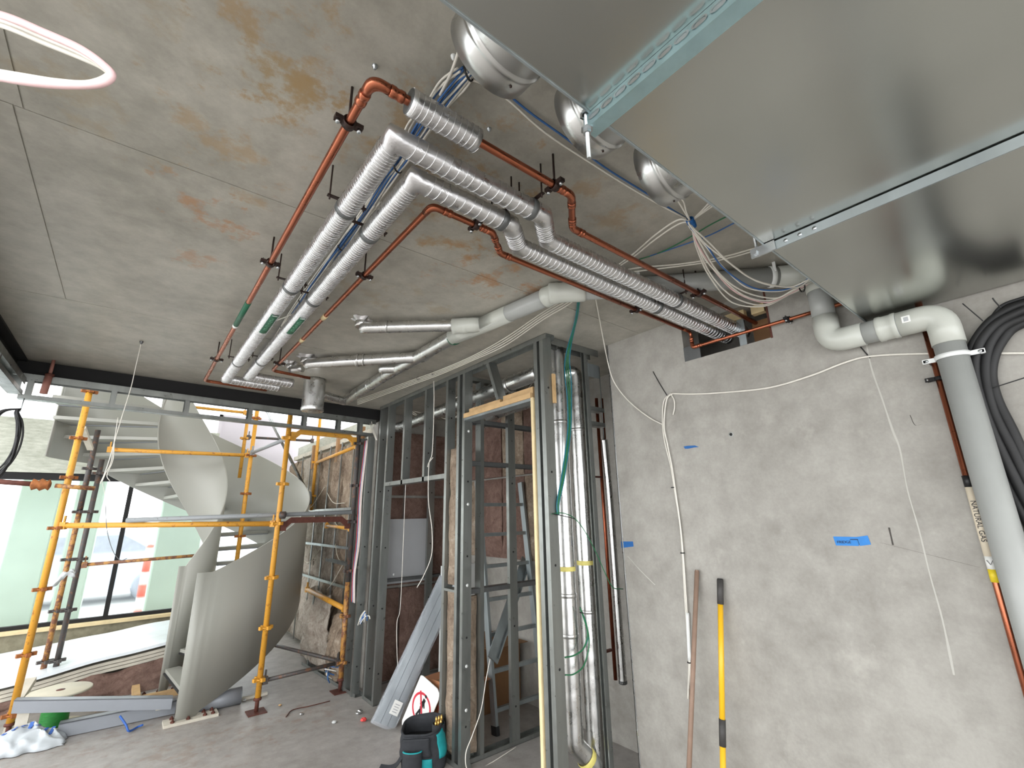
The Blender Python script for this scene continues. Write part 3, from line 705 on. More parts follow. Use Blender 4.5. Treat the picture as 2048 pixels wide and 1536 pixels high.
for X in (.5, .82, 1.16):
    rr = .11; c0 = V((X, DY-.002, 2.70)); c1 = V((X, .68, 2.70))
    o = MB().lathe(c0, c1, [(rr, 0), (rr, .62), (rr*.99, .63), (rr*1.035, .65), (rr*1.035, .69), (rr*.99, .71), (rr, .74), (rr, .82), (rr*.985, 1), (rr*.975, 1), (rr*.97, .0)], 48).build('round_outlet', 'spigot_steel', t)
    MB().lathe(V((X, .505, 2.70)), V((X, .51, 2.70)), [(0, 0), (rr*.97, 0), (rr*.97, 1), (0, 1)], 32).build('damper_disc', 'galv_dark', o)
    MB().lathe(V((X, DY+.0005, 2.70)), V((X, DY+.012, 2.70)), [(rr*1.1, 0), (rr*1.0, .2), (rr*1.0, 1)], 40).build('outlet_flange', 'galv', o)
    MB().lathe(V((X+.03, .64, 2.70-rr*.955)), V((X+.03, .64, 2.70-rr*.99)), [(0, 1), (.003, 1), (.003, 0)], 8).build('rivet', 'dark_bracket', o)
mb = MB()
for i in range(26): mb.box((1.4868, DY-.06-i*.08, DZ-.004), (1.4878, DY-.05-i*.08, DZ+.001))
# trapeze strut
t = thing('support_strut', 'pale blue slotted steel strut hung below the duct', 'strut')
sx = .632; sy0 = .52
mb = MB(); z1 = DZ-.0006; z0 = z1-.034; wth = .034
mb.box((sx, -1.5, z0), (sx+.0025, sy0, z1)); mb.box((sx+wth-.0025, -1.5, z0), (sx+wth, sy0, z1)); mb.box((sx+.0025, -1.5, z0), (sx+wth-.0025, sy0, z0+.0025))
mb.build('channel', 'zinc_blue', t)
for i in range(24):
    y = sy0-.03-i*.034
    s_ = MB(); c = V((sx-.0003, y, (z0+z1)/2+.002)); n = 14
    vs = [c]+[c+V((0, math.cos(2*PI*k/n)*.0085+(.003 if math.cos(2*PI*k/n) > 0 else -.003), math.sin(2*PI*k/n)*.0055)) for k in range(n)]
    s_.add(vs, [(0, 1+(k+1) % n, 1+k) for k in range(n)])
    vs2 = [c+V((-.0012, (v-c).y*f, (v-c).z*f)) for v in vs[1:] for f in (1.0, 1.3)]
    s_.add(vs2, [(2*k, 2*k+1, 2*((k+1) % n)+1, 2*((k+1) % n)) for k in range(n)])
    s_.build('slot', 'zinc' if i % 2 else 'galv', t)
rd = V((sx+.002, sy0-.006, 0))
MB().tube([(rd.x, rd.y, 2.362), (rd.x, rd.y, CZ-.0005)], .0045, 10).build('threaded_rod', 'zinc', t)
MB().lathe((rd.x, rd.y, z0-.012), (rd.x, rd.y, z0), [(0, 0), (.009, 0), (.009, .8), (.014, .8), (.014, 1), (0, 1)], 6, False).build('hex_nut', 'zinc', t)
MB().lathe((rd.x, rd.y, z1+.001), (rd.x, rd.y, z1+.012), [(.014, 0), (.014, .2), (.009, .2), (.009, 1), (0, 1)], 6, False).build('hex_nut', 'zinc', t)
# duct joint angle
t = thing('support_angle', 'galvanised steel angle bar across the duct joint', 'steel angle')
MB().box((1.462, -1.5, DZ-.032), (1.466, .535, DZ-.0035)).box((1.466, -1.5, DZ-.0075), (1.505, .5, DZ-.0035)).build('angle_bar', 'galv', t)
MB().box((1.455, .47, DZ-.034), (1.461, .545, DZ-.002)).build('end_plate', 'zinc', t)
MB().lathe((1.447, .532, DZ-.018), (1.456, .532, DZ-.018), [(0, 0), (.010, 0), (.010, 1)], 6, False).build('bolt_head', 'zinc', t)
for y in (.44, .40, .36): MB().lathe((1.4585, y, DZ-.018), (1.4622, y, DZ-.018), [(0, 0), (.006, 0), (.006, 1)], 8).build('dimple', 'zinc', t)
MB().tube([(1.47, .53, DZ-.01), (1.47, .53, CZ-.0005)], .005, 8).build('hanger_rod', 'zinc', t)

# ================================================================ right wall services
t = thing('gas_pipe', 'copper gas riser on the concrete wall with a cream lettered marker', 'gas pipe')
gx, gy, gr = 2.506, .312, .0125
MB().tube([(gx, gy, .0005), (gx, gy, 2.56)], gr, 14).build('pipe', 'copper', t)
clz = at(1875, 757, 'x', gx).z; mb = MB()
mb.lathe((gx, gy, clz-.008), (gx, gy, clz+.008), [(gr*1.02, 0), (gr*1.22, .1), (gr*1.22, .9), (gr*1.02, 1)], 14); mb.box((gx-.004, gy-.045, clz-.008), (gx+.004, gy+.045, clz+.008)); mb.box((gx, gy-.04, clz-.006), (WX, gy-.03, clz+.006)); mb.box((gx, gy+.03, clz-.006), (WX, gy+.04, clz+.006))
c_ = mb.build('clip', 'black_steel', t)
for s in (-1, 1): MB().lathe((gx-.008, gy+s*.036, clz), (gx-.003, gy+s*.036, clz), [(0, 0), (.005, .2), (.005, 1)], 8).build('clip_screw', 'zinc', c_)
def gz(y, x): return at(x, y, 'x', gx-gr).z
za, zb, zc_, zd, ze = gz(951, 1930), gz(974, 1935), gz(1113, 1978), gz(1139, 1984), gz(1165, 1990)
for (z0, z1, mt, nm, rr) in ((zb, za, 'black_plastic', 'tape_band', 1.2), (zc_, zb, 'label_cream', 'pipe_marker', 1.16), (zd, zc_, 'sign_white', 'arrow_band', 1.165), (ze, zd, 'label_yellow', 'tape_band', 1.2)):
    o = MB().tube([(gx, gy, z0), (gx, gy, z1)], gr*rr, 18).build(nm, mt, t)
    if nm == 'pipe_marker':
        text('marker_lettering', 'NATURAL GAS', .0225, 'ink_black', o, (gx-gr*1.16-.0012, gy+.0005, zb-(zb-zc_)*.2), (0, 0, -1), (0, -1, 0))
    if nm == 'arrow_band':
        zt = (z0+z1)/2; xx = gx-gr*1.165-.0015
        MB().bar((xx, gy+.008, zt+.009), (xx, gy, zt-.006), .001, .006, (0, 1, 1)).bar((xx, gy-.008, zt+.009), (xx, gy, zt-.006), .001, .006, (0, -1, 1)).build('arrow_mark', 'ink_black', o)
# black insulated hoses
t = thing('hose_bundle', 'bundle of black foam covered hoses curving down the wall at the right edge', 'hose')
hp = [(2085, 618), (2040, 632), (1995, 655), (1966, 695), (1960, 745), (1972, 805), (1990, 855), (2015, 905), (2050, 975), (2090, 1060), (2130, 1180)]
base = [at(x, y, 'x', 2.502) for x, y in hp]
hs = spline(base, 6)
for k, (off, dx) in enumerate(((-.034, 0), (-.011, -.011), (.014, -.004), (.034, .006))):
    pts = []
    for i, p in enumerate(hs):
        d = (hs[min(i+1, len(hs)-1)]-hs[max(i-1, 0)]).normalized(); nrm = d.cross(V((1, 0, 0))).normalized()
        pts.append(p+nrm*(off*(1+.15*math.sin(i*.3+k)))+V((dx, 0, 0)))
    MB().tube(pts, .0165, 12).build('hose', 'black_rubber', t)
MB().tube(spline([at(x, y, 'x', 2.51) for x, y in ((2085, 585), (2040, 598), (2004, 612), (1980, 640))], 6), .007, 8).build('thin_hose', 'black_rubber', t)
for pts in (((1925, 607), (1945, 624), (1966, 642)), ((1985, 596), (1990, 603), (2002, 616)), ((1985, 776), (2010, 768), (2060, 752))):
    MB().tube(spline([at(x, y, 'x', 2.474) for x, y in pts], 4), .0022, 6).build('cable_tie', 'black_plastic', t)
# blue tapes
def tape(lab, pts, mt):
    P = [at(x, y, 'x', WX-.0012) for x, y in pts]; o = fixn(MB().prism(P, (.001, 0, 0)).build('masking_tape', mt)); return tag(o, lab, 'tape', 'blue tape on the wall')
tp = thing('masking_tape', 'larger strip of blue masking tape with a handwritten note on the concrete wall', 'tape', 'blue tape on the wall')
P = [at(x, y, 'x', WX-.0012) for x, y in ((1666, 1073), (1716, 1074), (1718, 1092), (1672, 1091))]; fixn(MB().prism(P, (.001, 0, 0)).build('tape_strip', 'tape_blue', tp))
P = [at(x, y, 'x', WX-.0022) for x, y in ((1713, 1074), (1735, 1071), (1742, 1089), (1720, 1092))]; fixn(MB().prism(P, (.001, 0, 0)).build('tape_strip', 'tape_blue', tp))
o_ = at(1674, 1084.5, 'x', WX-.0028); text('handwriting', 'FRIDGE', .0165, 'ink', tp, o_, (0, -1, .04), (0, .04, 1), .0003)
for a, b in (((1700, 1079), (1716, 1079)), ((1715, 1079), (1719, 1090))): MB().bar(at(*a, 'x', WX-.0028), at(*b, 'x', WX-.0028), .0006, .003, (0, 1, 1)).build('pen_mark', 'ink', tp)
tape('small rectangle of blue tape at the left end of the concrete wall', ((1242, 1083), (1266, 1083), (1267, 1093), (1243, 1096)), 'tape_blue_dark')
tape('thin curled scrap of blue tape high on the concrete wall', ((1367, 893), (1375, 891.5), (1390, 891), (1398, 894), (1388, 895), (1376, 897.5), (1370, 897.5)), 'tape_blue_dark')
# leaning poles
def pole(t, top, foot, segs):
    top = V(top); foot = V(foot)
    for (a, b, r, mt, nm) in segs: MB().tube([foot.lerp(top, a), foot.lerp(top, b)], r, 16).build(nm, mt, t)
def solve_foot(x0, y0, x1, y1, X):
    for k in range(400):
        f = 1+k*.005; x = x0+(x1-x0)*f; y = y0+(y1-y0)*f; p = at(x, y, 'z', 0)
        if p.x <= X: return p
    return p
tpb = at(1394, 1140, 'x', WX-.016); fb = solve_foot(1394, 1137, 1378, 1536, 2.33)
t = thing('broomstick', 'weathered brown wooden pole leaning on the concrete wall', 'pole')
pole(t, tpb, fb, ((0, .995, .0125, 'pole_brown', 'shaft'), (.995, 1, .0105, 'pole_brown', 'rounded_tip')))
tpy = at(1440, 1157, 'x', WX-.018); fy = solve_foot(1440, 1157, 1446, 1536, 2.33)
t = thing('float_pole', 'bright yellow pole with dark grips leaning on the concrete wall', 'pole')
pole(t, tpy, fy, ((0, .48, .0135, 'pole_yellow', 'shaft'), (.905, .997, .0160, 'grip_dark', 'top_grip'), (.48, .905, .0135, 'pole_yellow', 'shaft'), (.43, .515, .0158, 'grip_dark', 'middle_grip'), (.997, 1, .0135, 'black_plastic', 'end_cap')))
# ================================================================ cables
def bundle(name, lab, paths, ties=(), cat='cable', group=None):
    t = thing(name, lab, cat, group)
    for (pts, r, mt) in paths: MB().tube(spline(pts, 8), r, 7).build('cable', mt, t)
    for (c, d, r) in ties:
        c = V(c); d = V(d).normalized(); MB().lathe(c-d*.003, c+d*.003, [(r, 0), (r*1.15, .1), (r*1.15, .9), (r, 1)], 12).build('cable_tie', 'black_plastic', t)
    return t
# blue and white data cables along the pipes
line = [(936, 143), (905, 172), (872, 215), (838, 262), (803, 322), (770, 368), (735, 420), (690, 482), (640, 552), (590, 622), (545, 688), (505, 735)]
zc = 2.795
def Zc(px, py, z=zc): return at(px, py, 'z', z)
paths = []
rng = random.Random(3)
for k in range(10):
    o = (k-4.5)
    pts = []
    for i, (x, y) in enumerate(line):
        sp = 1.0 if i < 1 else (1.35 if i < 4 else .8)
        p = Zc(x, y); pts.append(p+V((o*.0052*sp+rng.uniform(-.003, .003), -.002*o*sp, rng.uniform(-.007, .012))))
    paths.append((pts, .0032, 'cable_blue' if k in (2, 3, 5, 7) else 'cable_white'))
ties = []
for x, y in ((937, 146), (795, 334), (683, 492), (604, 603), (567, 655)):
    a = Zc(x, y); ties.append((a, V((-.05, .12, 0)), .019))
bundle('data_cable_bundle', 'bundle of blue and white data cables tied between the foil pipes', paths, ties)
# loose whites between the pipes
bundle('loose_cables', 'two loose white cables lying between the foil wrapped pipes', [([Zc(x, y, 2.77) for x, y in ((748, 412), (690, 500), (640, 575), (600, 620), (556, 640), (552, 642))], .0036, 'cable_white'), ([Zc(x, y, 2.775) for x, y in ((760, 405), (705, 480), (655, 560), (618, 605), (575, 640), (535, 695), (500, 742))], .0034, 'cable_white')])
# single white and blue along the ceiling past the duct outlets
bundle('ceiling_cables', 'white cable and blue cable running along the ceiling past the duct outlets', [([Zc(x, y, 2.80) for x, y in ((900, 150), (960, 165), (1010, 195), (1090, 265), (1180, 325), (1260, 375), (1330, 415), (1378, 440))], .0036, 'cable_white'), ([Zc(x, y, 2.805) for x, y in ((1000, 175), (1060, 225), (1130, 275), (1210, 335), (1290, 385), (1345, 420), (1380, 440))], .0034, 'cable_blue'), ([Zc(x, y, 2.79) for x, y in ((880, 190), (900, 150), (912, 118), (930, 60), (945, 10))], .004, 'cable_white')])
# tied fan of cables near the duct
node = at(1381, 443, 'z', 2.755)
N = lambda x, y, z: at(x, y, 'z', z)
fan = []
rng = random.Random(5)
drop = [(1384, 452, 2.745), (1405, 490, 2.72), (1440, 540, 2.69), (1490, 580, 2.665), (1545, 592, 2.66), (1590, 580, 2.675), (1625, 560, 2.70), (1660, 545, 2.74)]
for k in range(9):
    w = (k-4)/4; pts = [node+V((0, 0, .004*w))]
    for i, (x, y, z) in enumerate(drop):
        s = math.sin(PI*i/(len(drop)-1)); pts.append(N(x-26*w*s+rng.uniform(-5, 5), y+20*w*s+rng.uniform(-5, 5), z+.01*w))
    fan.append((pts, .0036, 'cable_blue' if k == 2 else ('cable_pink' if k == 6 else 'cable_white')))
for dx in (0, 8, 16): fan.append(([node, N(1400+dx*.4, 425, 2.78), N(1420+dx, 405, 2.80), N(1445+dx, 392, 2.81)], .0034, 'cable_white'))
for dx in (0, 10): fan.append(([node, N(1370+dx*.3, 425, 2.77), N(1358+dx, 405, 2.79), N(1350+dx, 395, 2.80)], .0034, 'cable_white'))
for dx in (0, 9): fan.append(([node, N(1355, 440+dx, 2.77), N(1310, 470+dx, 2.775), N(1270, 505+dx*.7, 2.78), N(1236, 530+dx*.4, 2.785), N(1215, 545, 2.80)], .0036, 'cable_white'))
t = bundle('cable_fan', 'white cables gathered by blue tape below the ceiling, sagging beside the duct', fan, [(N(1604, 574, 2.68), V((1, -1, .2)), .022)])
d = (N(1390, 465, 2.735)-node).normalized()
for s in (0, 1):
    c = node+d*(.016*s)+V((.004*s, 0, 0)); MB().lathe(c-d*.014, c+d*.012, [(.013, 0), (.016, .05), (.015, .95), (.012, 1)], 10).build('tape_wrap', 'tape_blue_dark', t)
bundle('earth_cable', 'green and blue cables lying on the ceiling beside the cable fan', [([Zc(x, y, 2.807) for x, y in ((1470, 425), (1420, 450), (1370, 480), (1320, 505), (1275, 520))], .003, 'cable_green'), ([Zc(x, y, 2.807) for x, y in ((1470, 445), (1420, 470), (1360, 492), (1300, 512))], .003, 'cable_blue')])
# whites running from the duct to the stud partition
wp = []
for k in range(4):
    wp.append(([N(x, y+5*k-(2*k if i > 4 else 0), z) for i, (x, y, z) in enumerate(((1225, 530, 2.80), (1180, 560, 2.80), (1140, 592, 2.795), (1085, 625, 2.785), (1010, 676, 2.78), (945, 712, 2.78), (880, 740, 2.78), (825, 760, 2.785), (770, 780, 2.79), (715, 800, 2.79)))], .0036, 'cable_white'))
wp.append(([N(x, y, 2.79) for x, y in ((1515, 500), (1440, 520), (1360, 532), (1270, 543), (1210, 550))], .0036, 'cable_white')); wp.append(([N(x, y, 2.79) for x, y in ((1515, 495), (1440, 515), (1360, 528), (1260, 538), (1190, 560))], .0036, 'cable_white'))
bundle('ceiling_cables', 'group of white cables draped under the ceiling towards the stud partition', wp, [(N(836, 757, 2.785), V((-.2, 1, 0)), .012), (N(866, 747, 2.785), V((-.2, 1, 0)), .012)])
# cable droppers
bundle('dropper_cable', 'white cable dropping from the ceiling across the left end of the concrete wall', [([at(1190, 590, 'z', 2.808), at(1196, 622, 'z', 2.806), at(1203, 660, 'z', 2.80), at(1213, 712, 'x', 2.42), at(1224, 755, 'x', 2.47), at(1242, 785, 'x', 2.50), at(1268, 812, 'x', 2.505), at(1300, 836, 'x', 2.515), at(1325, 849, 'x', 2.522)], .0036, 'cable_white')])
X_ = WX-.008
def Wp(pts, x=X_): return [at(a, b, 'x', x) for a, b in pts]
t = bundle('wall_cable', 'white cable looping along the concrete wall and hanging down in a taped bunch', [
    (Wp(((2085, 706), (1960, 707), (1860, 707), (1745, 712), (1690, 725), (1620, 752), (1540, 775), (1460, 784), (1390, 788), (1342, 787))), .0045, 'cable_white'),
    (Wp(((1342, 787), (1328, 802), (1325, 840), (1329, 880), (1342, 935), (1350, 985), (1360, 1050), (1365, 1110), (1369, 1180), (1374, 1260), (1378, 1320), (1376, 1398))), .0045, 'cable_white'),
    (Wp(((1345, 787), (1333, 800), (1328, 850), (1335, 890), (1344, 935), (1352, 990), (1361, 1055), (1367, 1120), (1372, 1190), (1377, 1270), (1380, 1330), (1381, 1392)), X_-.006), .0045, 'cable_white'),
    (Wp(((1342, 789), (1348, 800), (1349, 815), (1346, 830))), .0035, 'cable_white')],
    [(at(1346, 975, 'x', X_-.003), (0, 0, 1), .011), (at(1365, 1106, 'x', X_-.003), (0, 0, 1), .011), (at(1379, 1325, 'x', X_-.003), (0, 0, 1), .011)])
MB().tube(spline([at(a, b, 'x', WX-.012) for a, b in ((1375, 1225), (1377, 1275), (1379, 1320))], 5), .0095, 10).build('printed_sleeve', 'white_plastic', t)
for pts in (((1306, 743), (1318, 765), (1334, 791)), ((1718, 690), (1728, 702), (1740, 716))): MB().tube(spline(Wp(pts, WX-.004), 5), .0026, 6).build('cable_tie', 'black_plastic', t)
# loop of white cable near the camera, hung from the ceiling at upper left
def cray(px, py, d): 
    v = fw+RT*((px-1024)/FPX)-UP*((py-768)/FPX); return CAM+v*d
lp = []
for k, (o, dd) in enumerate(((0, .70), (9, .712), (-6, .692))):
    lp.append(([cray(-160, 20+o, dd+.12), cray(-70, 22+o, dd+.05), cray(10, 40+o*1.2, dd), cray(90, 73+o*1.2, dd), cray(160, 103+o, dd), cray(205, 130+o*.3, dd), cray(222-o*.3, 152, dd), cray(190-o, 168, dd), cray(120, 168-o*.3, dd), cray(40, 158-o*.6, dd), cray(-60, 140-o*.5, dd+.02), cray(-150, 120, dd+.08)], .0058, 'cable_white' if k != 2 else 'cable_pink'))
bundle('cable_loop', 'thick loop of white cable hanging close to the viewer at upper left', lp)
# black cable coil on the left frame
t = thing('cable_coil', 'hanging coil of black cable below the left header frame', 'cable coil')
cc = at(20, 880, 'y', 4.68); top = at(42, 815, 'y', 4.70)
rng = random.Random(9)
for k in range(7):
    pts = [top+V((0, 0, -.01))]
    n = 14; rw = .125+.022*rng.uniform(-1, 1); rh = .27+.03*rng.uniform(-1, 1); ox = rng.uniform(-.012, .012)-.02
    for i in range(1, n):
        a = 2*PI*i/n; pts.append(V((top.x-.02+ox+math.sin(a)*rw*(.55+.45*math.sin(a/2))-.05*(1-math.cos(a))*.5, top.y-.01+rng.uniform(-.012, .012), top.z-.01-(1-math.cos(a))*rh)))
    pts.append(pts[0]); MB().tube(spline(pts, 5), .006, 8).build('loop', 'black_rubber', t)
MB().tube([top+V((0, .03, .09)), top+V((0, .0, -.03))], .004, 6).build('hanger_wire', 'galv', t)
# thin dropper with junction from a ceiling hook, left of the pipes
k0 = at(283, 683, 'z', CZ-.002)
t = thing('pendant_wire', 'thin pale wire hanging from a ceiling hook in front of the scaffold', 'cable')
MB().tube(spline([k0, at(270, 740, 'y', k0.y), at(262, 775, 'y', k0.y), at(245, 830, 'y', k0.y), at(230, 880, 'y', k0.y), at(220, 915, 'y', k0.y), at(210, 945, 'y', k0.y), at(200, 968, 'y', k0.y)], 6), .0026, 6).build('wire', 'cable_white', t)
MB().tube(spline([at(236, 835, 'y', k0.y), at(229, 880, 'y', k0.y), at(222, 925, 'y', k0.y), at(212, 945, 'y', k0.y), at(204, 963, 'y', k0.y)], 6), .0024, 6).build('wire', 'cable_white', t)
MB().tube(spline([at(229, 885, 'y', k0.y), at(226, 920, 'y', k0.y), at(214, 950, 'y', k0.y), at(220, 962, 'y', k0.y)], 6), .0024, 6).build('wire', 'cable_white', t)
MB().tube(spline([at(211, 1010, 'y', k0.y-.0), at(214, 1060, 'y', k0.y), at(225, 1100, 'y', k0.y), at(240, 1120, 'y', k0.y), at(254, 1117, 'y', k0.y)], 6), .0022, 6).build('wire', 'galv_dark', t)
MB().tube(spline([at(204, 963, 'y', k0.y), at(209, 985, 'y', k0.y), at(211, 1010, 'y', k0.y)], 6), .0016, 6).build('wire', 'cable_white', t)
MB().lathe(k0, k0+V((0, 0, -.02)), [(.012, 0), (.01, .4), (.004, 1)], 10).build('hook', 'galv_dark', t)
# ceiling dots: anchors
for i, (x, y, lab) in enumerate(((750, 131, 'small steel anchor in the ceiling above the copper bend'), (978, 257, 'small steel anchor in the ceiling beside the foil sleeve'), (907, 112, 'white plug anchor in the ceiling beside the first duct outlet'))):
    p = at(x, y, 'z', CZ); o = MB().lathe(p+V((0, 0, -.012)), p+V((0, 0, -.0003)), [(0, 0), (.004, 0), (.004, .4), (.007, .5), (.008, 1)], 10).build('ceiling_anchor', 'zinc' if i < 2 else 'white_plastic'); tag(o, lab, 'anchor', 'ceiling anchors')
# ================================================================ light steel stud partition and service cupboard
def cprof(w, f, lip=.008, th=.0014):
    """C outline: web along x (0..w) at y=0, flanges to y=f, lips"""
    return [(0, 0), (w, 0), (w, f), (w-lip, f), (w-lip, f-th), (w-th, f-th), (w-th, th), (th, th), (th, f-th), (lip, f-th), (lip, f), (0, f)]
def stud(t, x, y, z0, z1, ax='y', f=.035, w=.076, mt='galv_stud', nm='stud', flip=1, holes=True):
    """ax='y': web normal to y at y, depth w along +x; ax='x': web normal to x at x, depth w along +y"""
    pr = cprof(w, f); pts = []
    for a, b in pr: pts.append((x+a, y+b*flip, z0) if ax == 'y' else (x+b*flip, y+a, z0))
    mb = MB(); n = len(pts)
    vs = [V(p) for p in pts]+[V((p[0], p[1], z1)) for p in pts]
    fs = [(i, (i+1) % n, n+(i+1) % n, n+i) for i in range(n)]
    mb.add(vs, fs); o = fixn(mb.build(nm, mt, t))
    if holes and ax == 'y':
        z = z0+.25
        while z < z1-.1:
            c = V((x+w*.5, y-.0006*flip, z)); MB().lathe(c-V((0, .0006*flip, 0)), c, [(0, 0), (.0075, 0), (.0075, 1)], 10).build('service_hole', 'ink_black', o); z += .55
    return o
def track(t, a, b, up, w=.078, h=.03, nm='track', mt='galv_stud'): return fixn(channel(MB(), a, b, w, h, up).build(nm, mt, t))
def noggin(t, a, b, w=.07, h=.035, up=(0, 0, -1), mt='galv_stud'): return fixn(channel(MB(), a, b, w, h, up).build('noggin', mt, t))
t = thing('stud_partition', 'galvanised stud partition with an unfinished timber lined doorway', 'partition frame')
PT = t
X0 = 2.0
for y in (4.755, 4.55): stud(t, X0, y, .002, CZ-.003)
for y in (4.165, 3.735): stud(t, X0, y, 1.945, CZ-.003)
for y in (3.35, 3.165, 3.085): stud(t, X0, y, .002, CZ-.003)
noggin(t, (X0+.038, 4.55, 1.945), (X0+.038, 3.385, 1.945), .076, .04, (0, 0, -1))
track(t, (X0+.038, 2.1, CZ-.001), (X0+.038, 4.8, CZ-.001), (0, 0, 1), .079, .035, 'top_track')
track(t, (X0+.038, 3.08, .001), (X0+.038, 3.40, .001), (0, 0, -1), .079, .03, 'bottom_track')
track(t, (X0+.038, 4.54, .001), (X0+.038, 4.80, .001), (0, 0, -1), .079, .03, 'bottom_track')
nz = at(900, 1178, 'x', X0).z; noggin(t, (X0+.038, 3.35, nz), (X0+.038, 3.2, nz), .07, .02, (0, 0, 1))
# insulation strips packed in the narrow cell
def batt(t, x, y0, y1, z0, z1, thick, mt, nm='insulation_batt', ax='x', amp=.012, res=.03, flip=-1):
    nu = max(3, int((y1-y0)/res)); nv = max(4, int((z1-z0)/res))
    def f(u, v, back=False):
        e = min(1, min(u, 1-u)*nu*.7, min(v, 1-v)*nv*.7); p = V((x*3+u*7, y0*5+(y1-y0)*u*9, (z0+(z1-z0)*v)*6))
        d = thick*(.55+.45*e**.5)+amp*noise.noise(p)+amp*.5*noise.noise(p*3)
        yy = y0+(y1-y0)*u; zz = z0+(z1-z0)*v
        return V((x+flip*d, yy, zz)) if ax == 'x' else V((yy, x+flip*d, zz))
    mb = MB(); mb.grid(f, nu, nv)
    def bk(u, v): yy = y0+(y1-y0)*u; zz = z0+(z1-z0)*v; return V((x, yy, zz)) if ax == 'x' else V((yy, x, zz))
    # rim
    rim = [(i/nu, 0) for i in range(nu+1)]+[(1, j/nv) for j in range(1, nv+1)]+[(1-i/nu, 1) for i in range(1, nu+1)]+[(0, 1-j/nv) for j in range(1, nv)]
    a = [f(u, v) for u, v in rim]; b = [bk(u, v) for u, v in rim]; n = len(rim)
    mb.add(a+b, [(i, (i+1) % n, n+(i+1) % n, n+i) for i in range(n)]); mb.add([bk(0, 0), bk(1, 0), bk(1, 1), bk(0, 1)], [(0, 1, 2, 3)])
    return fixn(mb.build(nm, mt, t))
zt = at(900, 897, 'x', X0).z
batt(t, X0+.07, 3.205, 3.345, .04, nz-.01, .062, 'insulation_tan'); batt(t, X0+.07, 3.205, 3.345, nz+.025, zt, .062, 'insulation_tan')
# doorway: timber head and jamb strip
hz = 2.402
MB().box((X0-.012, 2.262, hz), (X0+.078, 3.083, hz+.035)).build('timber_head', 'timber', t)
MB().box((X0-.006, 2.265, hz-.02), (X0+.08, 3.083, hz-.001)).build('head_track', 'galv', t)
MB().box((X0+.02, 2.27, hz+.036), (X0+.07, 2.6, hz+.085)).build('timber_packer', 'timber', t); MB().box((X0+.02, 2.64, hz+.036), (X0+.07, 3.05, hz+.072)).build('timber_packer', 'timber', t)
MB().box((X0-.008, 2.242, .002), (X0+.06, 2.264, hz)).build('timber_jamb', 'timber_pale', t)
# slanted stud over the door and an upright one
a = at(985, 725, 'x', X0+.04); b = at(1003, 805, 'x', X0+.04)
fixn(channel(MB(), a, V((X0+.04, b.y-.02, hz+.07)), .076, .035, (0, -.97, .2)).build('cripple_stud', 'galv_stud', t))
# corner studs
stud(t, X0, 2.195, .002, CZ-.003); stud(t, X0, 2.135, .002, CZ-.003, w=.078)
for px, py in ((1394-300, 0),): pass
for z in (.35, .62, 1.15, 1.73, 2.3):
    c = V((X0+.04, 3.0845, z)); MB().lathe(c+V((0, -.002, 0)), c, [(0, 0), (.011, .2), (.011, 1)], 12).build('white_plug', 'white_plastic', t)
# return frame facing the room
t2_ = thing('cupboard_return_frame', 'narrow galvanised stud frame closing the foil pipe cupboard beside the concrete wall', 'partition frame')
track(t2_, (2.08, 2.172, CZ-.001), (2.56, 2.172, CZ-.001), (0, 0, 1), .079, .05, 'top_track')
stud(t2_, 2.445, 2.135, .002, CZ-.003, 'x', .035, .035, flip=-1)
MB().box((2.44, 2.13, 2.60), (2.56, 2.134, 2.70)).build('fixing_plate', 'galv', t2_)
noggin(t2_, (2.46, 2.19, 2.36), (2.62, 2.19, 2.36), .06, .03); noggin(t2_, (2.46, 2.19, 2.25), (2.62, 2.19, 2.25), .06, .03)
track(t2_, (2.08, 2.172, .001), (2.50, 2.172, .001), (0, 0, -1), .079, .03, 'bottom_track')
pz = at(1107, 777, 'y', 2.13); MB().box((pz.x-.012, 2.118, pz.z-.1), (pz.x+.012, 2.132, pz.z+.1)).build('timber_block', 'timber', t2_)
# inner cupboard wall along the far door jamb
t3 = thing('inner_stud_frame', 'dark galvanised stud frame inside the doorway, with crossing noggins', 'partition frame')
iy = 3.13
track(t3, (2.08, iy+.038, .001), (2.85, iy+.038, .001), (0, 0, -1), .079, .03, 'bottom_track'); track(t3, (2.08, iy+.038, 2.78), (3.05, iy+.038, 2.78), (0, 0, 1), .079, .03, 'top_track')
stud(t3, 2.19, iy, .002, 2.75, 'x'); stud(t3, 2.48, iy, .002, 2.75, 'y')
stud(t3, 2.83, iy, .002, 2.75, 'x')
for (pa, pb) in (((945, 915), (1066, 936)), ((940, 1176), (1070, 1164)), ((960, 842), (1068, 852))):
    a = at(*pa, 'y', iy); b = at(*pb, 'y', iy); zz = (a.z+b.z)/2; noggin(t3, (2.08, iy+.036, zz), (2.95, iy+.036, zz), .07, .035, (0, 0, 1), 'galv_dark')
batt(t3, iy+.07, 2.095, 2.185, .04, at(960, 1192, 'y', iy).z, .05, 'insulation_tan', ax='y', flip=-1)
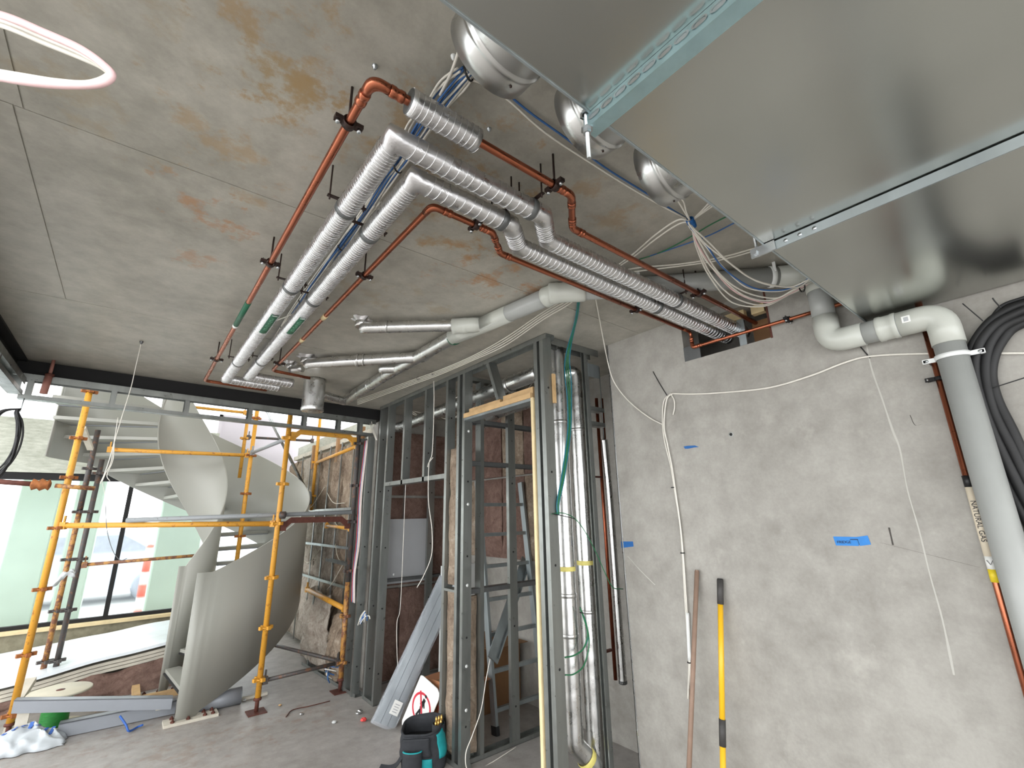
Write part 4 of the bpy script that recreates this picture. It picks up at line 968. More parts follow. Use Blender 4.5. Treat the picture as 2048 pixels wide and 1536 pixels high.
# brown insulation lining behind
il = thing('insulation_lining', 'brown insulation batts lining the back of the service cupboard', 'insulation')
n = 0
for y in (3.25, 3.62, 3.99, 4.36, 4.72):
    for z0, z1 in ((1.22, 2.02), (2.04, 2.8)): batt(il, 3.098, y, y+.355, z0, z1, .06, 'insulation_brown' if (n % 3) else 'insulation_tan', res=.05); n += 1
il = thing('insulation_lining', 'dark brown insulation batts on the end wall behind the wall opening', 'insulation')
for x in (2.12, 2.46, 2.79):
    for z0, z1 in ((.03, .9), (.93, 1.85), (1.88, 2.6)): batt(il, 5.055, x, x+.315, z0, z1, .07, 'insulation_brown', ax='y', res=.05)
gb = tag(MB().box((2.25, 4.93, .96), (2.75, 4.945, 1.62)).box((2.25, 4.946, .96), (2.28, 4.985, 1.62)).box((2.72, 4.946, .96), (2.75, 4.985, 1.62)).build('backing_board', 'plasterboard'), 'grey square backing board fixed behind the wall opening', 'board')
MB().lathe((2.32, 4.929, 1.05), (2.32, 4.922, 1.05), [(0, 1), (.012, .8), (.012, 0)], 10).build('cover_cap', 'white_plastic', gb)
# rear frame studs seen through the opening
t4 = thing('rear_stud_frame', 'galvanised battens in front of the brown insulation behind the wall opening', 'partition frame')
stud(t4, 2.64, 4.80, .002, 2.7, 'y'); 
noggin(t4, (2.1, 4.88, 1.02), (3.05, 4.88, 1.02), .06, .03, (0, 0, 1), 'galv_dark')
stud(t4, 2.13, 4.84, .002, 2.7, 'y')
# foil risers in the cupboard
t = thing('foil_riser', 'tall foil wrapped pipe in the cupboard, nearer the doorway, with an offset foot', 'drain pipe', 'foil risers')
RV = .054
v1 = V((2.245, 2.25, 0)); v2 = V((2.445, 2.27, 0))
zk = at(1148, 1488, 'y', 2.25).z
foilpipe(t, [v1+V((0, 0, CZ-.0005)), v1+V((0, 0, zk)), v1+V((.11, -.03, zk-.12)), v1+V((.17, -.04, .002))], RV, 'foil_pipe', .05)
for z in (zat(1118, 845, 2.245, 2.25), zat(1140, 1190, 2.245, 2.25), zat(1145, 1270, 2.245, 2.25)): collar(t, v1+V((0, 0, z-.012)), v1+V((0, 0, z+.012)), RV*1.02)
z = zat(1135, 1137, 2.245, 2.25); collar(t, v1+V((0, 0, z-.014)), v1+V((0, 0, z+.014)), RV*1.03, 'tape_yellow', 'yellow_tape')
q = v1+V((.075, -.022, zk-.085)); dq = V((.11, -.03, -.12)).normalized(); collar(t, q-dq*.018, q+dq*.018, RV*1.05, 'tape_yellow', 'yellow_tape')
t = thing('foil_riser', 'tall foil wrapped pipe in the cupboard, beside the concrete wall', 'drain pipe', 'foil risers')
foilpipe(t, [v2+V((-.1, .05, 2.60)), v2+V((-.06, .03, 2.66)), v2+V((0, 0, 2.66)), v2+V((0, 0, .002))], RV, 'foil_pipe', .04)
for z in (zat(1165, 860, 2.445, 2.27), zat(1178, 1222, 2.445, 2.27)): collar(t, v2+V((0, 0, z-.01)), v2+V((0, 0, z+.01)), RV*1.02)
z = zat(1178, 1125, 2.445, 2.27); collar(t, v2+V((0, 0, z-.014)), v2+V((0, 0, z+.014)), RV*1.03, 'tape_yellow', 'yellow_tape')
# foil pipes high behind the partition
t = thing('foil_drain', 'large foil wrapped pipe running level behind the top of the stud partition', 'drain pipe')
foilpipe(t, [V((2.22, 2.42, 2.66)), V((2.22, 3.3, 2.64)), V((2.2, 4.7, 2.60))], .06); foilpipe(t, [V((2.36, 2.42, 2.52)), V((2.36, 3.1, 2.50)), V((2.5, 3.5, 2.48))], .05)
for y in (2.75, 3.7): collar(t, (2.22, y, 2.652-(y-2.42)*.02), (2.22, y+.03, 2.652-(y-2.42)*.02), .062)
# dark pipes and flex beside the wall end
t = thing('copper_riser', 'pair of dull copper pipes in the shade behind the wall end', 'copper pipe')
for px, r in ((1209, .013), (1221, .011)):
    a = at(px-6, 870, 'y', 2.42); b = at(px+16, 1362, 'y', 2.42)
    MB().tube([V(((a.x+b.x)/2, 2.42, a.z+.3)), V(((a.x+b.x)/2, 2.42, b.z))], r, 10).build('pipe', 'copper_dull', t)
for z in (at(1215, 955, 'y', 2.42).z, at(1228, 1298, 'y', 2.42).z): MB().box((2.70, 2.405, z-.006), (2.83, 2.435, z+.006)).build('pipe_clip', 'rust_brown', t)
t = thing('flexible_duct', 'silver ribbed flexible pipe hanging just behind the wall end', 'flexible pipe')
a = at(1212, 880, 'y', 2.40); b = at(1243, 1368, 'y', 2.40); fx = (a.x+b.x)/2+.005
P = []; rr = []
z = a.z
i = 0
while z > b.z:
    P.append(V((fx-.04*max(0, (z-1.75))**1.2, 2.40, z))); rr.append(1+.07*(1 if i % 2 else -1)); z -= .006; i += 1
MB().tube(P, .028, 12, radii=rr).build('ribbed_hose', 'foil_smooth', t)
MB().tube([(P[0].x, 2.40, P[0].z), (P[0].x, 2.40, CZ-.0005)], .004, 6).build('hanger_wire', 'galv', t)
MB().lathe((fx, 2.40, b.z-.005), (fx, 2.40, b.z+.02), [(.022, 0), (.03, .2), (.03, 1)], 12).build('end_collar', 'galv_dark', t)
# green cables in the cupboard
def Yp(pts, y): return [at(a, b, 'y', y) for a, b in pts]
gp = []
for k in range(4):
    gp.append(([at(1156+k, 600, 'z', 2.808), at(1152+k, 632, 'z', 2.806), at(1145+k, 662, 'z', 2.80), at(1136+k*2, 692, 'z', 2.765)]+Yp(((1130+k*3, 722), (1130+k*4, 755), (1134+k*3, 790), (1136+k*2, 850), (1131+k*2, 900), (1122+k*2, 960), (1114+k*1.5, 1005), (1115+k, 1030)), 2.125), .0042, 'cable_green' if k % 3 else 'cable_teal'))
gp.append((Yp(((1103, 1028), (1125, 1026), (1148, 1036), (1168, 1060), (1192, 1105), (1212, 1150), (1226, 1175), (1246, 1178)), 2.12), .0028, 'cable_green')); gp.append((Yp(((1104, 1027), (1122, 1031), (1140, 1035), (1150, 1038)), 2.118), .0026, 'black_plastic'))
bundle('green_cables', 'long green cables hanging between the foil risers', gp)
bundle('green_cable_loop', 'short green cable loop curling across the foot of the foil risers', [(Yp(((1160, 1215), (1167, 1235), (1175, 1265), (1168, 1295), (1150, 1310), (1130, 1315)), 2.15), .0045, 'cable_green'), (Yp(((1161, 1218), (1172, 1245), (1176, 1275), (1165, 1300), (1145, 1312)), 2.155), .0035, 'cable_teal'), (Yp(((1163, 1222), (1174, 1255), (1178, 1290), (1168, 1330), (1148, 1348), (1130, 1350)), 2.15), .0042, 'cable_green')], [(at(1163, 1225, 'y', 2.15), (0, 0, 1), .009)])
# loose cables in the opening
bundle('hanging_cable', 'white cable hanging in the wall opening with a curled end', [([at(867, 745, 'x', 1.97), at(868, 800, 'x', 1.97), at(865, 900, 'x', 1.98), at(858, 930, 'x', 1.98), at(857, 1000, 'x', 1.98), at(864, 1060, 'x', 1.98), at(863, 1110, 'x', 1.98), at(848, 1150, 'x', 1.98), at(834, 1175, 'x', 1.98)], .0038, 'cable_white'), ([at(866, 915, 'x', 1.975), at(858, 925, 'x', 1.97), at(855, 934, 'x', 1.97)], .0034, 'cable_white')])
bundle('hanging_cable', 'long thin white cable hanging in the middle of the wall opening', [([at(812, 950, 'x', 2.1), at(808, 1050, 'x', 2.1), at(804, 1150, 'x', 2.1), at(800, 1220, 'x', 2.1), at(794, 1245, 'x', 2.1), at(794, 1300, 'x', 2.1), at(796, 1340, 'x', 2.1)], .003, 'cable_white')])
bundle('hanging_cable', 'thin white cable curving to the floor across the doorway foot', [([at(980, 1318, 'y', 3.08), at(972, 1360, 'y', 3.07), at(962, 1420, 'y', 3.05), at(945, 1470, 'y', 3.03), at(932, 1505, 'y', 3.02), at(933, 1535, 'y', 3.02), at(945, 1545, 'y', 3.04), at(975, 1530, 'y', 3.05), at(1010, 1508, 'y', 3.07), at(1032, 1494, 'y', 3.1)], .0033, 'cable_white')])
bundle('hanging_cable', 'grey cables threading down past the end of the header frame', [([at(735+3*k, 835, 'x', 1.97), at(742+2*k, 855, 'x', 1.97), at(752+k, 880, 'x', 1.985)], .0034, 'cable_white') for k in range(3)])
wr_ = []
rng = random.Random(21)
for k in range(9):
    wr_.append(([V((2.14+.05*k, 4.5-.05*k+rng.uniform(-.1, .1), 2.74)), V((2.16+.06*k, 4.2-.1*k, 2.62+rng.uniform(-.05, .05))), V((2.2+.05*k, 3.9-.12*k, 2.66+rng.uniform(-.06, .04))), V((2.2+.04*k, 3.5-.1*k, 2.7))], .0034, 'cable_white'))
bundle('loose_cables', 'tangle of white cables above the insulation behind the studs', wr_)
# ladder
t = thing('step_ladder', 'aluminium ladder standing inside the service cupboard', 'ladder')
ly0, ly1 = 3.36, 3.62
def lpt(px, py): 
    p = at(px, py, 'y', 3.45); return p
xl = at(982, 1400, 'y', 3.42).x; xr = at(1064, 1250, 'y', 3.5).x
def lad(s, f): return V((xl+(xr-xl)*s, ly0+(ly1-ly0)*f, .004+1.95*f))
for s in (0, 1): MB().bar(lad(s, 0), lad(s, 1), .025, .06, (0, 1, 0)).build('rail', 'galv', t)
for i in range(7): MB().bar(lad(0, .08+i*.135), lad(1, .08+i*.135), .03, .03).build('rung', 'galv', t)
for s in (0, 1): MB().bar(lad(s, 0)-V((0, 0, .003)), lad(s, .03), .032, .068, (0, 1, 0)).build('rubber_foot', 'black_rubber', t)
# boxes and boards inside
def boxy(lab, name, lo, hi, mt, flaps=True, rot=0, cat='box'):
    t = thing(name, lab, cat); c = V(((lo[0]+hi[0])/2, (lo[1]+hi[1])/2, 0)); R = Matrix.Translation(c) @ Matrix.Rotation(rot, 4, 'Z') @ Matrix.Translation(-c)
    MB().box(lo, (hi[0], hi[1], hi[2]), R).build('carton', mt, t)
    if flaps:
        MB().box((lo[0], lo[1]-.12, hi[2]+.001), (hi[0], lo[1]+.0, hi[2]+.005), R).build('flap', mt, t)
        MB().box((lo[0], (lo[1]+hi[1])/2-.025, hi[2]+.0005), (hi[0], (lo[1]+hi[1])/2+.025, hi[2]+.0015), R).build('packing_tape', 'cardboard_dark', t)
    return t, R
boxy('large brown carton behind the ladder in the cupboard', 'cardboard_carton', (2.62, 3.72, .001), (3.05, 4.2, .52), 'cardboard_dark')
tb, R = boxy('small carton with faded red print behind the tool bag', 'cardboard_carton', (2.10, 3.44, .001), (2.40, 3.78, .40), 'box_orange', True, .15)
f0 = R @ V((2.099, 3.72, .20)); xd = (R.to_3x3() @ V((0, -1, 0)))
for i, (zz, hh) in enumerate(((.30, .018), (.22, .03), (.12, .05))):
    for k in range(4): MB().bar(R @ V((2.0985, 3.71-.06*k, zz-hh/2)), R @ V((2.0985, 3.71-.06*k, zz+hh/2)), .002, .02, (0, 1, 0)).bar(R @ V((2.0985, 3.71-.06*k, zz+hh/2)), R @ V((2.0985, 3.68-.06*k, zz+hh/2)), .002, .008).build('red_print', 'box_red', tb)
tag(MB().bar(at(985, 1320, 'y', 3.3), at(1052, 1120, 'y', 3.62), .11, .012, (0, -1, .2)).bar(at(985, 1320, 'y', 3.302)+V((.05, .0, 0)), at(1052, 1120, 'y', 3.622)+V((.05, 0, 0)), .012, .04, (0, -1, .2)).build('leaning_panel', 'galv'), 'long grey steel panel leaning diagonally inside the cupboard', 'panel')
tag(MB().box((2.55, 4.3, .002), (3.06, 4.34, 1.16)).box((2.55, 4.29, 1.13), (3.06, 4.3, 1.16)).build('board_offcut', 'plasterboard_light'), 'pale plasterboard offcut standing behind the ladder', 'board')
# ================================================================ spiral stair
t = thing('spiral_stair', 'off-white painted steel spiral stair with curved sheet sides', 'stair', None)
SC = V((.5, 6.6, 0)); RO_, RIn = 1.3, .385
TH0 = math.radians(-86.5); TH1 = math.radians(132); K = .6; TB, LB = 2.03, .882
def zlow(th):
    return K*th+LB
def ztop(th): return K*th+TB
def sheet(r, th, a0, a1, nm, foot=True, seg=72, cap=9):
    mb = MB(); vs = []; n = seg
    for i in range(n+1):
        a = a0+(a1-a0)*i/n; zl = min(zlow(a), cap); zt = ztop(a)
        if foot:
            zl = max(.0, zl) if a > math.radians(-80) else .0
            zl = 0.002 if zl < .02 else zl
            if a < math.radians(-79): zt = ztop(math.radians(-79))-.02
        for rr in (r-th/2, r+th/2):
            for z in (zl, zt): vs.append((SC.x+math.cos(a)*rr, SC.y+math.sin(a)*rr, z))
    fs = []
    for i in range(n):
        a, b = 4*i, 4*i+4; fs += [(a, b, b+1, a+1), (a+2, a+3, b+3, b+2), (a, a+2, b+2, b), (a+1, b+1, b+3, a+3)]
    fs += [(0, 1, 3, 2), (4*n, 4*n+2, 4*n+3, 4*n+1)]
    mb.add(vs, fs, True); o = fixn(mb.build(nm, 'stair_paint', t))
    for p in o.data.polygons: p.use_smooth = abs(p.normal.z) < .5 and p.area > .002
    return o
A_END = math.radians(250)
sheet(RO_, .012, TH0, math.radians(168), 'outer_side_sheet', True, 96, 2.32)
sheet(RIn, .012, TH0-.05, A_END, 'inner_side_sheet', True, 110)
step = math.radians(15)
nt = int((math.radians(192)-TH0)/step)
for i in range(nt+1):
    a0 = TH0+.03+i*step; a1 = a0+step*1.12; z = zlow(a0)+.2; mb = MB(); vs = []
    m_ = 5
    for j in range(m_+1):
        a = a0+(a1-a0)*j/m_
        for rr in (RIn+.007, RO_-.007):
            for dz in (0, .035): vs.append((SC.x+math.cos(a)*rr, SC.y+math.sin(a)*rr, z+dz))
    fs = []
    for j in range(m_): p, q = 4*j, 4*j+4; fs += [(p, q, q+2, p+2), (p+1, p+3, q+3, q+1), (p, p+1, q+1, q), (p+2, q+2, q+3, p+3)]
    fs += [(0, 2, 3, 1), (4*m_, 4*m_+1, 4*m_+3, 4*m_+2)]
    mb.add(vs, fs); o = fixn(mb.build('tread', 'stair_paint', t))
    e0 = V((SC.x+math.cos(a0)*(RIn+.02), SC.y+math.sin(a0)*(RIn+.02), z-.002)); e1 = V((SC.x+math.cos(a0)*(RO_-.02), SC.y+math.sin(a0)*(RO_-.02), z-.002))
    MB().bar(e0, e1, .03, .012).build('tread_lip', 'black_steel' if i < 4 else 'beam_paint', o)
# landing: flat annular deck
vs = []; mb = MB(); n = 24; zl = zlow(math.radians(196))+.17
for i in range(n+1):
    a = math.radians(196)+math.radians(84)*i/n
    for rr in (RIn+.008, RO_+.1):
        for dz in (0, .09): vs.append((SC.x+math.cos(a)*rr, SC.y+math.sin(a)*rr, zl+dz))
fs = []
for j in range(n): p, q = 4*j, 4*j+4; fs += [(p, q, q+2, p+2), (p+1, p+3, q+3, q+1), (p, p+1, q+1, q), (p+2, q+2, q+3, p+3)]
fs += [(0, 2, 3, 1), (4*n, 4*n+1, 4*n+3, 4*n+2)]
mb.add(vs, fs); o = fixn(mb.build('landing_deck', 'stair_paint', t))
# base plates with bolts
for (r_, dx) in ((RO_, 0), (RIn, 0)):
    c = SC+V((math.cos(TH0+.12)*r_, math.sin(TH0+.12)*r_, 0)); 
    o = MB().box((c.x-.23, c.y-.075, .0005), (c.x+.16, c.y+.075, .022)).build('base_plate', 'timber_weathered', t)
    for sx in (-.17, -.06, .06, .12):
        for sy in (-.045, .045): MB().lathe((c.x+sx, c.y+sy, .022), (c.x+sx, c.y+sy, .045), [(.016, 0), (.016, .5), (.008, .5), (.008, 1), (0, 1)], 6, False).build('anchor_bolt', 'rust_brown', o)

# clay coloured pipe at the left end of the far beam
t2p = thing('soil_pipe', 'short clay coloured pipe hanging at the left end of the far black beam', 'pipe')
q_ = at(97, 760, 'y', 4.70)
MB().tube([(q_.x, 4.70, CZ-.0005), (q_.x, 4.70, 2.70)], .011, 10).build('upper_pipe', 'pipe_clay', t2p); MB().tube([(q_.x-.003, 4.70, 2.70), (q_.x-.008, 4.70, 2.56)], .022, 14).build('lower_pipe', 'pipe_clay', t2p); MB().lathe((q_.x, 4.70, 2.69), (q_.x, 4.70, 2.715), [(.011, 0), (.027, .2), (.027, .8), (.011, 1)], 14).build('collar', 'rust_brown', t2p)
# ================================================================ scaffold
def rosette(parent, p, mt):
    mb = MB()
    mb.lathe((p.x, p.y, p.z-.006), (p.x, p.y, p.z+.006), [(.026, 0), (.042, .1), (.042, .9), (.026, 1)], 12)
    for k in range(4):
        an = k*PI/2+.35; d = V((math.cos(an), math.sin(an), 0)); mb.bar(p+d*.028, p+d*.062, .03, .028)
    return mb.build('rosette', mt, parent)
def standard(t, x, y, z0, z1, zs, mt, r=.0242, mr=None):
    o = MB().tube([(x, y, z0), (x, y, z1)], r, 14).build('standard', mt, t)
    for z in zs: rosette(o, V((x, y, z)), mr or mt)
    return o
def foot(t, x, y):
    o = MB().box((x-.075, y-.075, .0005), (x+.075, y+.075, .008)).build('base_plate', 'rust_brown', t)
    MB().tube([(x, y, .008), (x, y, .14)], .017, 10).build('jack_screw', 'rust_brown', o); MB().lathe((x, y, .09), (x, y, .12), [(.017, 0), (.034, .2), (.034, .8), (.017, 1)], 8).build('jack_nut', 'rust_brown', o)
def ledger(t, a, b, mt, nm='ledger', r=.0225, heads=True):
    a = V(a); b = V(b); d = (b-a).normalized(); o = MB().tube([a+d*.045, b-d*.045], r, 12).build(nm, mt, t)
    if heads:
        for p, s in ((a, 1), (b, -1)):
            q = p+d*(s*.045); mb = MB(); mb.bar(q-d*.022, q+d*.022, .045, .06); mb.bar(q+V((0, 0, .02)), q+V((0, 0, .085)), .02, .012, d); mb.build('wedge_head', mt, o)
    return o
t = thing('scaffold_tower', 'yellow and rust worn scaffold tower around the spiral stair', 'scaffold')
ZS = (.26, .68, 1.11, 1.60, 1.98, 2.44, 2.85)
p1 = V((-.47, 5.86, 0)); p3 = V((1.162, 5.113, 0)); p4 = V((1.90, 5.12, 0)); p2 = V((-.40, 6.78, 0)); p5 = V((1.10, 6.62, 0)); p6 = V((2.03, 7.1, 0)); p2b = V((-.31, 6.74, 0)); p7 = V((1.13, 7.45, 0))
standard(t, p1.x, p1.y, .1, 3.3, (.17, .60, 1.10, 1.60, 2.04, 2.40, 2.85), 'scaffold_yellow', .026, 'rusty_clamp'); foot(t, p1.x, p1.y)
standard(t, p3.x, p3.y, .1, 3.4, ZS, 'scaffold_yellow'); foot(t, p3.x, p3.y)
standard(t, p4.x, p4.y, 1.0, 3.2, ZS[2:], 'scaffold_dark'); standard(t, p4.x, p4.y, .1, 1.0, ZS[:2], 'scaffold_rusty', .0245); foot(t, p4.x, p4.y)
standard(t, p2.x, p2.y, .1, 2.0, (.35, .80, 1.28, 1.75), 'scaffold_rusty', .024, 'scaffold_dark'); standard(t, p2.x, p2.y, 1.75, 2.62, (2.2,), 'scaffold_dark', .0255); foot(t, p2.x, p2.y)
standard(t, p2b.x, p2b.y, .1, 2.3, (.35, .80, 1.28, 1.75, 2.15), 'scaffold_dark', .024); foot(t, p2b.x, p2b.y)
standard(t, p5.x, p5.y, .1, 3.4, (.5, .95, 1.45, 1.95, 2.42, 2.9), 'scaffold_yellow', .024, 'rusty_clamp'); foot(t, p5.x, p5.y)
standard(t, p6.x, p6.y, 1.75, 3.3, (1.95, 2.43, 2.9), 'scaffold_yellow', .022)
standard(t, p7.x, p7.y, 2.2, 3.3, (2.75, 3.1), 'scaffold_yellow', .022)
def H(p, z): return V((p.x, p.y, z))
ledger(t, H(p1, 1.62), H(p3, 1.60), 'scaffold_yellow', r=.024); ledger(t, H(p2b, 2.41), H(p5, 2.42), 'scaffold_yellow', r=.022)
ledger(t, H(p2b, 1.22), V((.85, 6.66, 1.26)), 'scaffold_rusty', 'ledger', .017); ledger(t, H(p4, 2.42), H(p6, 2.42), 'scaffold_yellow', 'transom', .02)
ledger(t, H(p4, 1.53), V((2.0, 6.3, 1.55)), 'scaffold_yellow', 'transom', .018); ledger(t, H(p4, .74), V((1.92, 6.6, .78)), 'scaffold_yellow', 'transom', .026)
ledger(t, H(p3, 2.44), H(p5, 2.45), 'scaffold_grey', 'transom', .02); ledger(t, H(p7, 2.77), V((2.05, 7.3, 2.77)), 'scaffold_dark', 'transom', .018); ledger(t, H(p7, 3.12), V((.3, 7.6, 3.15)), 'scaffold_yellow', 'ledger', .02)
ledger(t, H(p3, .24), H(p4, .26), 'scaffold_dark', 'ledger', .018); ledger(t, H(p4, .26), V((1.25, 6.9, .3)), 'scaffold_dark', 'ledger', .018)
# deck brackets: bent flats between near standards
def bracket(a, b, z, mt, drop=.06):
    a = H(a, z-drop); b = H(b, z-drop); d = (b-a).normalized(); P = [a+d*.05, a+d*.12+V((0, 0, drop)), b-d*.12+V((0, 0, drop)), b-d*.05]
    o = MB().sweep(P, [(-.012, -.028), (.012, -.028), (.012, .028), (-.012, .028)], smooth=False).build('deck_bracket', mt, t)
    for q in (P[0], P[-1]): MB().bar(q-V((0, 0, .04)), q+V((0, 0, .05)), .04, .05).build('wedge_head', mt, o)
bracket(p3, p4, 2.52, 'scaffold_yellow'); bracket(p3, p4, 1.63, 'rust_brown')
# loose tube clipped across, and brace
MB().tube([V((.0, 5.60, 1.655)), V((1.84, 4.99, 1.70))], .0215, 12).build('rail_tube', 'scaffold_grey', t)
c3 = V((1.19, 5.085, 1.68)); MB().lathe(c3-V((.03, -.01, 0)), c3+V((.03, -.01, 0)), [(.02, 0), (.036, .1), (.036, .9), (.02, 1)], 10).build('swivel_clamp', 'scaffold_dark', t)
MB().tube([V((1.95, 7.05, 1.98)), V((1.02, 6.2, 3.1))], .02, 10).build('diagonal_brace', 'zinc', t)
MB().lathe(V((1.95, 7.05, 2.02)), V((1.98, 7.05, 1.82)), [(0, 0), (.045, .1), (.04, .9), (0, 1)], 10).build('brace_foot', 'scaffold_grey', t)
# projecting clamp tube at the left
ca = at(-20, 962, 'y', 5.8); cb = at(190, 977, 'y', 5.75)
MB().tube([ca, ca.lerp(cb, .45)], .021, 12).build('putlog_tube', 'rust_brown', t); MB().tube([ca.lerp(cb, .6), cb], .019, 12).build('putlog_tube', 'scaffold_rusty', t)
mb = MB(); q = ca.lerp(cb, .47); mb.lathe(q-V((.07, 0, 0)), q+V((.06, 0, 0)), [(.02, 0), (.05, .1), (.035, .35), (.055, .5), (.035, .75), (.05, .9), (.02, 1)], 10); mb.build('putlog_clamp', 'rusty_clamp', t)
a = at(165, 855, 'y', 6.2); b = at(181, 898, 'y', 6.6); MB().bar(a, b, .05, .03).build('timber_wedge', 'timber_weathered', t)
# plastic rag tied on the twin posts
def rag(u, v):
    p = at(80+70*u, 1172-22*u+8*math.sin(u*6)+10*(v-.5), 'y', 6.6-.06*math.sin(v*PI)); return p+V((0, .02*noise.noise(V((u*6, v*5, 1))), .03*noise.noise(V((u*7, v*3, 4)))))
o = MB().grid(rag, 18, 6).build('plastic_rag', 'plastic_sheet'); sm = o.modifiers.new('thickness', 'SOLIDIFY'); sm.thickness = .004; tag(o, 'scrap of white plastic tied round the twin scaffold posts', 'plastic sheet')
# ================================================================ far insulated wall beside the stair
fw_ = thing('insulated_wall_lining', 'tan insulation batts and steel battens on the boundary wall beside the scaffold', 'insulation')
n = 0
y = 5.22
while y < 8.5:
    for z0, z1 in ((.04, .86), (.88, 1.72), (1.74, 2.56)): batt(fw_, 2.158, y, y+.43, z0, z1, .08, 'insulation_grey' if (y > 6.3 and z0 < 1.5) or n % 5 == 2 else 'insulation_tan', res=.05, amp=.045); n += 1
    y += .445
for y in (5.25, 5.66, 6.1, 6.55, 7.0, 7.45, 7.9): MB().box((2.055, y, .04), (2.068, y+.022, 2.6)).build('batten', 'galv_stud', fw_)
for z in (.87, 1.29, 1.73): MB().box((2.04, 5.2, z), (2.054, 8.0, z+.03)).build('furring_channel', 'galv_stud', fw_)
rng = random.Random(4)
for k in range(7):
    a = V((2.04, 5.3+rng.uniform(0, 1.6), 1.0+rng.uniform(0, 1.3))); b = a+V((-.01, .3+rng.uniform(0, .5), -.25+rng.uniform(-.2, .5))); MB().tube(spline([a, a.lerp(b, .5)+V((-.02, 0, -.06)), b], 6), .005, 6).build('twine', 'timber_weathered', fw_)
MB().box((2.09, 5.2, 2.60), (2.157, 8.6, 2.66)).build('top_batten', 'timber_weathered', fw_)
for y in (5.5, 6.3, 7.4): MB().box((2.06, y, 2.36), (2.12, y+.07, 2.72)).build('timber_upright', 'cardboard', fw_)
# sagging loose batts at the foot
def sagging(lab, x, y0, y1, z0, z1, mt, seed):
    def f(u, v):
        p = V((u*5+seed, v*4, seed)); z = z0+(z1-z0)*v; bulge = .09*math.sin(PI*min(1, v*1.15))*math.sin(PI*u)**.6
        return V((x-.02-bulge-.05*noise.noise(p)-.03*noise.noise(p*3), y0+(y1-y0)*u+.03*noise.noise(p*2), z*(1-.05*math.sin(u*7))))
    o = MB().grid(f, 22, 26).build('loose_batt', mt); s = o.modifiers.new('thickness', 'SOLIDIFY'); s.thickness = .02; return tag(o, lab, 'insulation')
sagging('crumpled pale insulation batt slumping beside the scaffold foot', 1.98, 5.75, 6.6, .03, .8, 'insulation_grey', 3.1)
sagging('darker insulation batt slumped at the end of the stud frame', 1.99, 5.2, 5.6, .03, .62, 'insulation_tan', 7.7)
# far stud frame at the partition end, with cables
t = thing('end_stud_frame', 'galvanised stud frame at the partition end, carrying red and white cables', 'partition frame')
ey = 4.86
track(t, (1.99, ey, .001), (1.90, 6.3, .001), (0, 0, -1), .079, .03, 'bottom_track')
stud(t, 1.93, 4.90, .002, 2.50); stud(t, 1.92, 5.08, .002, 2.50); stud(t, 1.90, 6.2, .002, .75)
noggin(t, (1.97, 4.92, 1.13), (1.96, 6.0, 1.15), .05, .03)
bundle('riser_cables', 'red and white cables running down the end stud frame', [([V((1.925, 4.90+.018*k, 2.46)), V((1.92, 4.95+.02*k, 1.9)), V((1.918, 4.92+.022*k, 1.4)), V((1.915, 4.97+.016*k, 1.1)), V((1.915, 4.93+.02*k, .82))], .0042, ('cable_white', 'cable_pink', 'cable_white', 'cable_blue', 'red_plastic')[k]) for k in range(5)])
# folded data cable knot
bundle('cable_knot', 'knot of blue and white cable ends on the end stud frame', [(spline([at(716+6*k, 1250-3*k, 'x', 1.925), at(722+4*k, 1232, 'x', 1.92), at(730, 1222+3*k, 'x', 1.926), at(720, 1240+2*k, 'x', 1.922)], 4), .005, 'cable_blue' if k % 2 else 'cable_white') for k in range(5)])
bundle('cable_knot', 'tangle of pale cable ends beside the far scaffold foot', [([V((1.84+.02*k, 5.25, .06+.03*k)), V((1.8, 5.2+.03*k, .12+.02*k)), V((1.83, 5.3, .16)), V((1.87, 5.36, .08+.02*k))], .006, 'cable_white' if k % 2 else 'cable_blue') for k in range(5)])

# ================================================================ floor clutter at left
t = thing('steel_beam', 'grey painted steel channel lying at the foot of the spiral stair, nearer the viewer', 'beam', 'grey beams on the floor')
a = at(112, 1478, 'z', .0); b = at(322, 1436, 'z', .0)
fixn(channel(MB(), V((a.x, a.y+.03, .105)), V((b.x+.1, b.y+.06, .105)), .09, .10, (0, 0, 1), .008).build('channel', 'beam_paint', t))
t = thing('steel_beam', 'grey painted steel channel resting higher behind the cable reel', 'beam', 'grey beams on the floor')
a = at(28, 1411, 'y', 5.60); b = at(330, 1406, 'y', 5.52)
fixn(channel(MB(), V((a.x, 5.60, a.z+.045)), V((b.x+.05, 5.51, b.z+.042)), .08, .088, (0, 0, 1), .008).build('channel', 'beam_paint', t)); MB().box((a.x+.03, 5.58, .002), (a.x+.10, 5.62, a.z-.035)).build('packer', 'timber_weathered', t); MB().box((b.x-.06, 5.50, .107), (b.x, 5.54, b.z-.04)).build('packer', 'timber_weathered', t)
t = thing('steel_beam', 'short grey steel tube on the floor right of the stair base', 'beam', 'grey beams on the floor')
a = at(395, 1408, 'z', .07); b = at(482, 1390, 'z', .07)
MB().tube([a, b], .07, 20).build('tube', 'beam_paint', t); MB().lathe(b-(b-a).normalized()*.004, b+(b-a).normalized()*.002, [(.055, 0), (.071, .1), (.071, 1), (.055, 1)], 20).build('tube_rim', 'galv_dark', t)
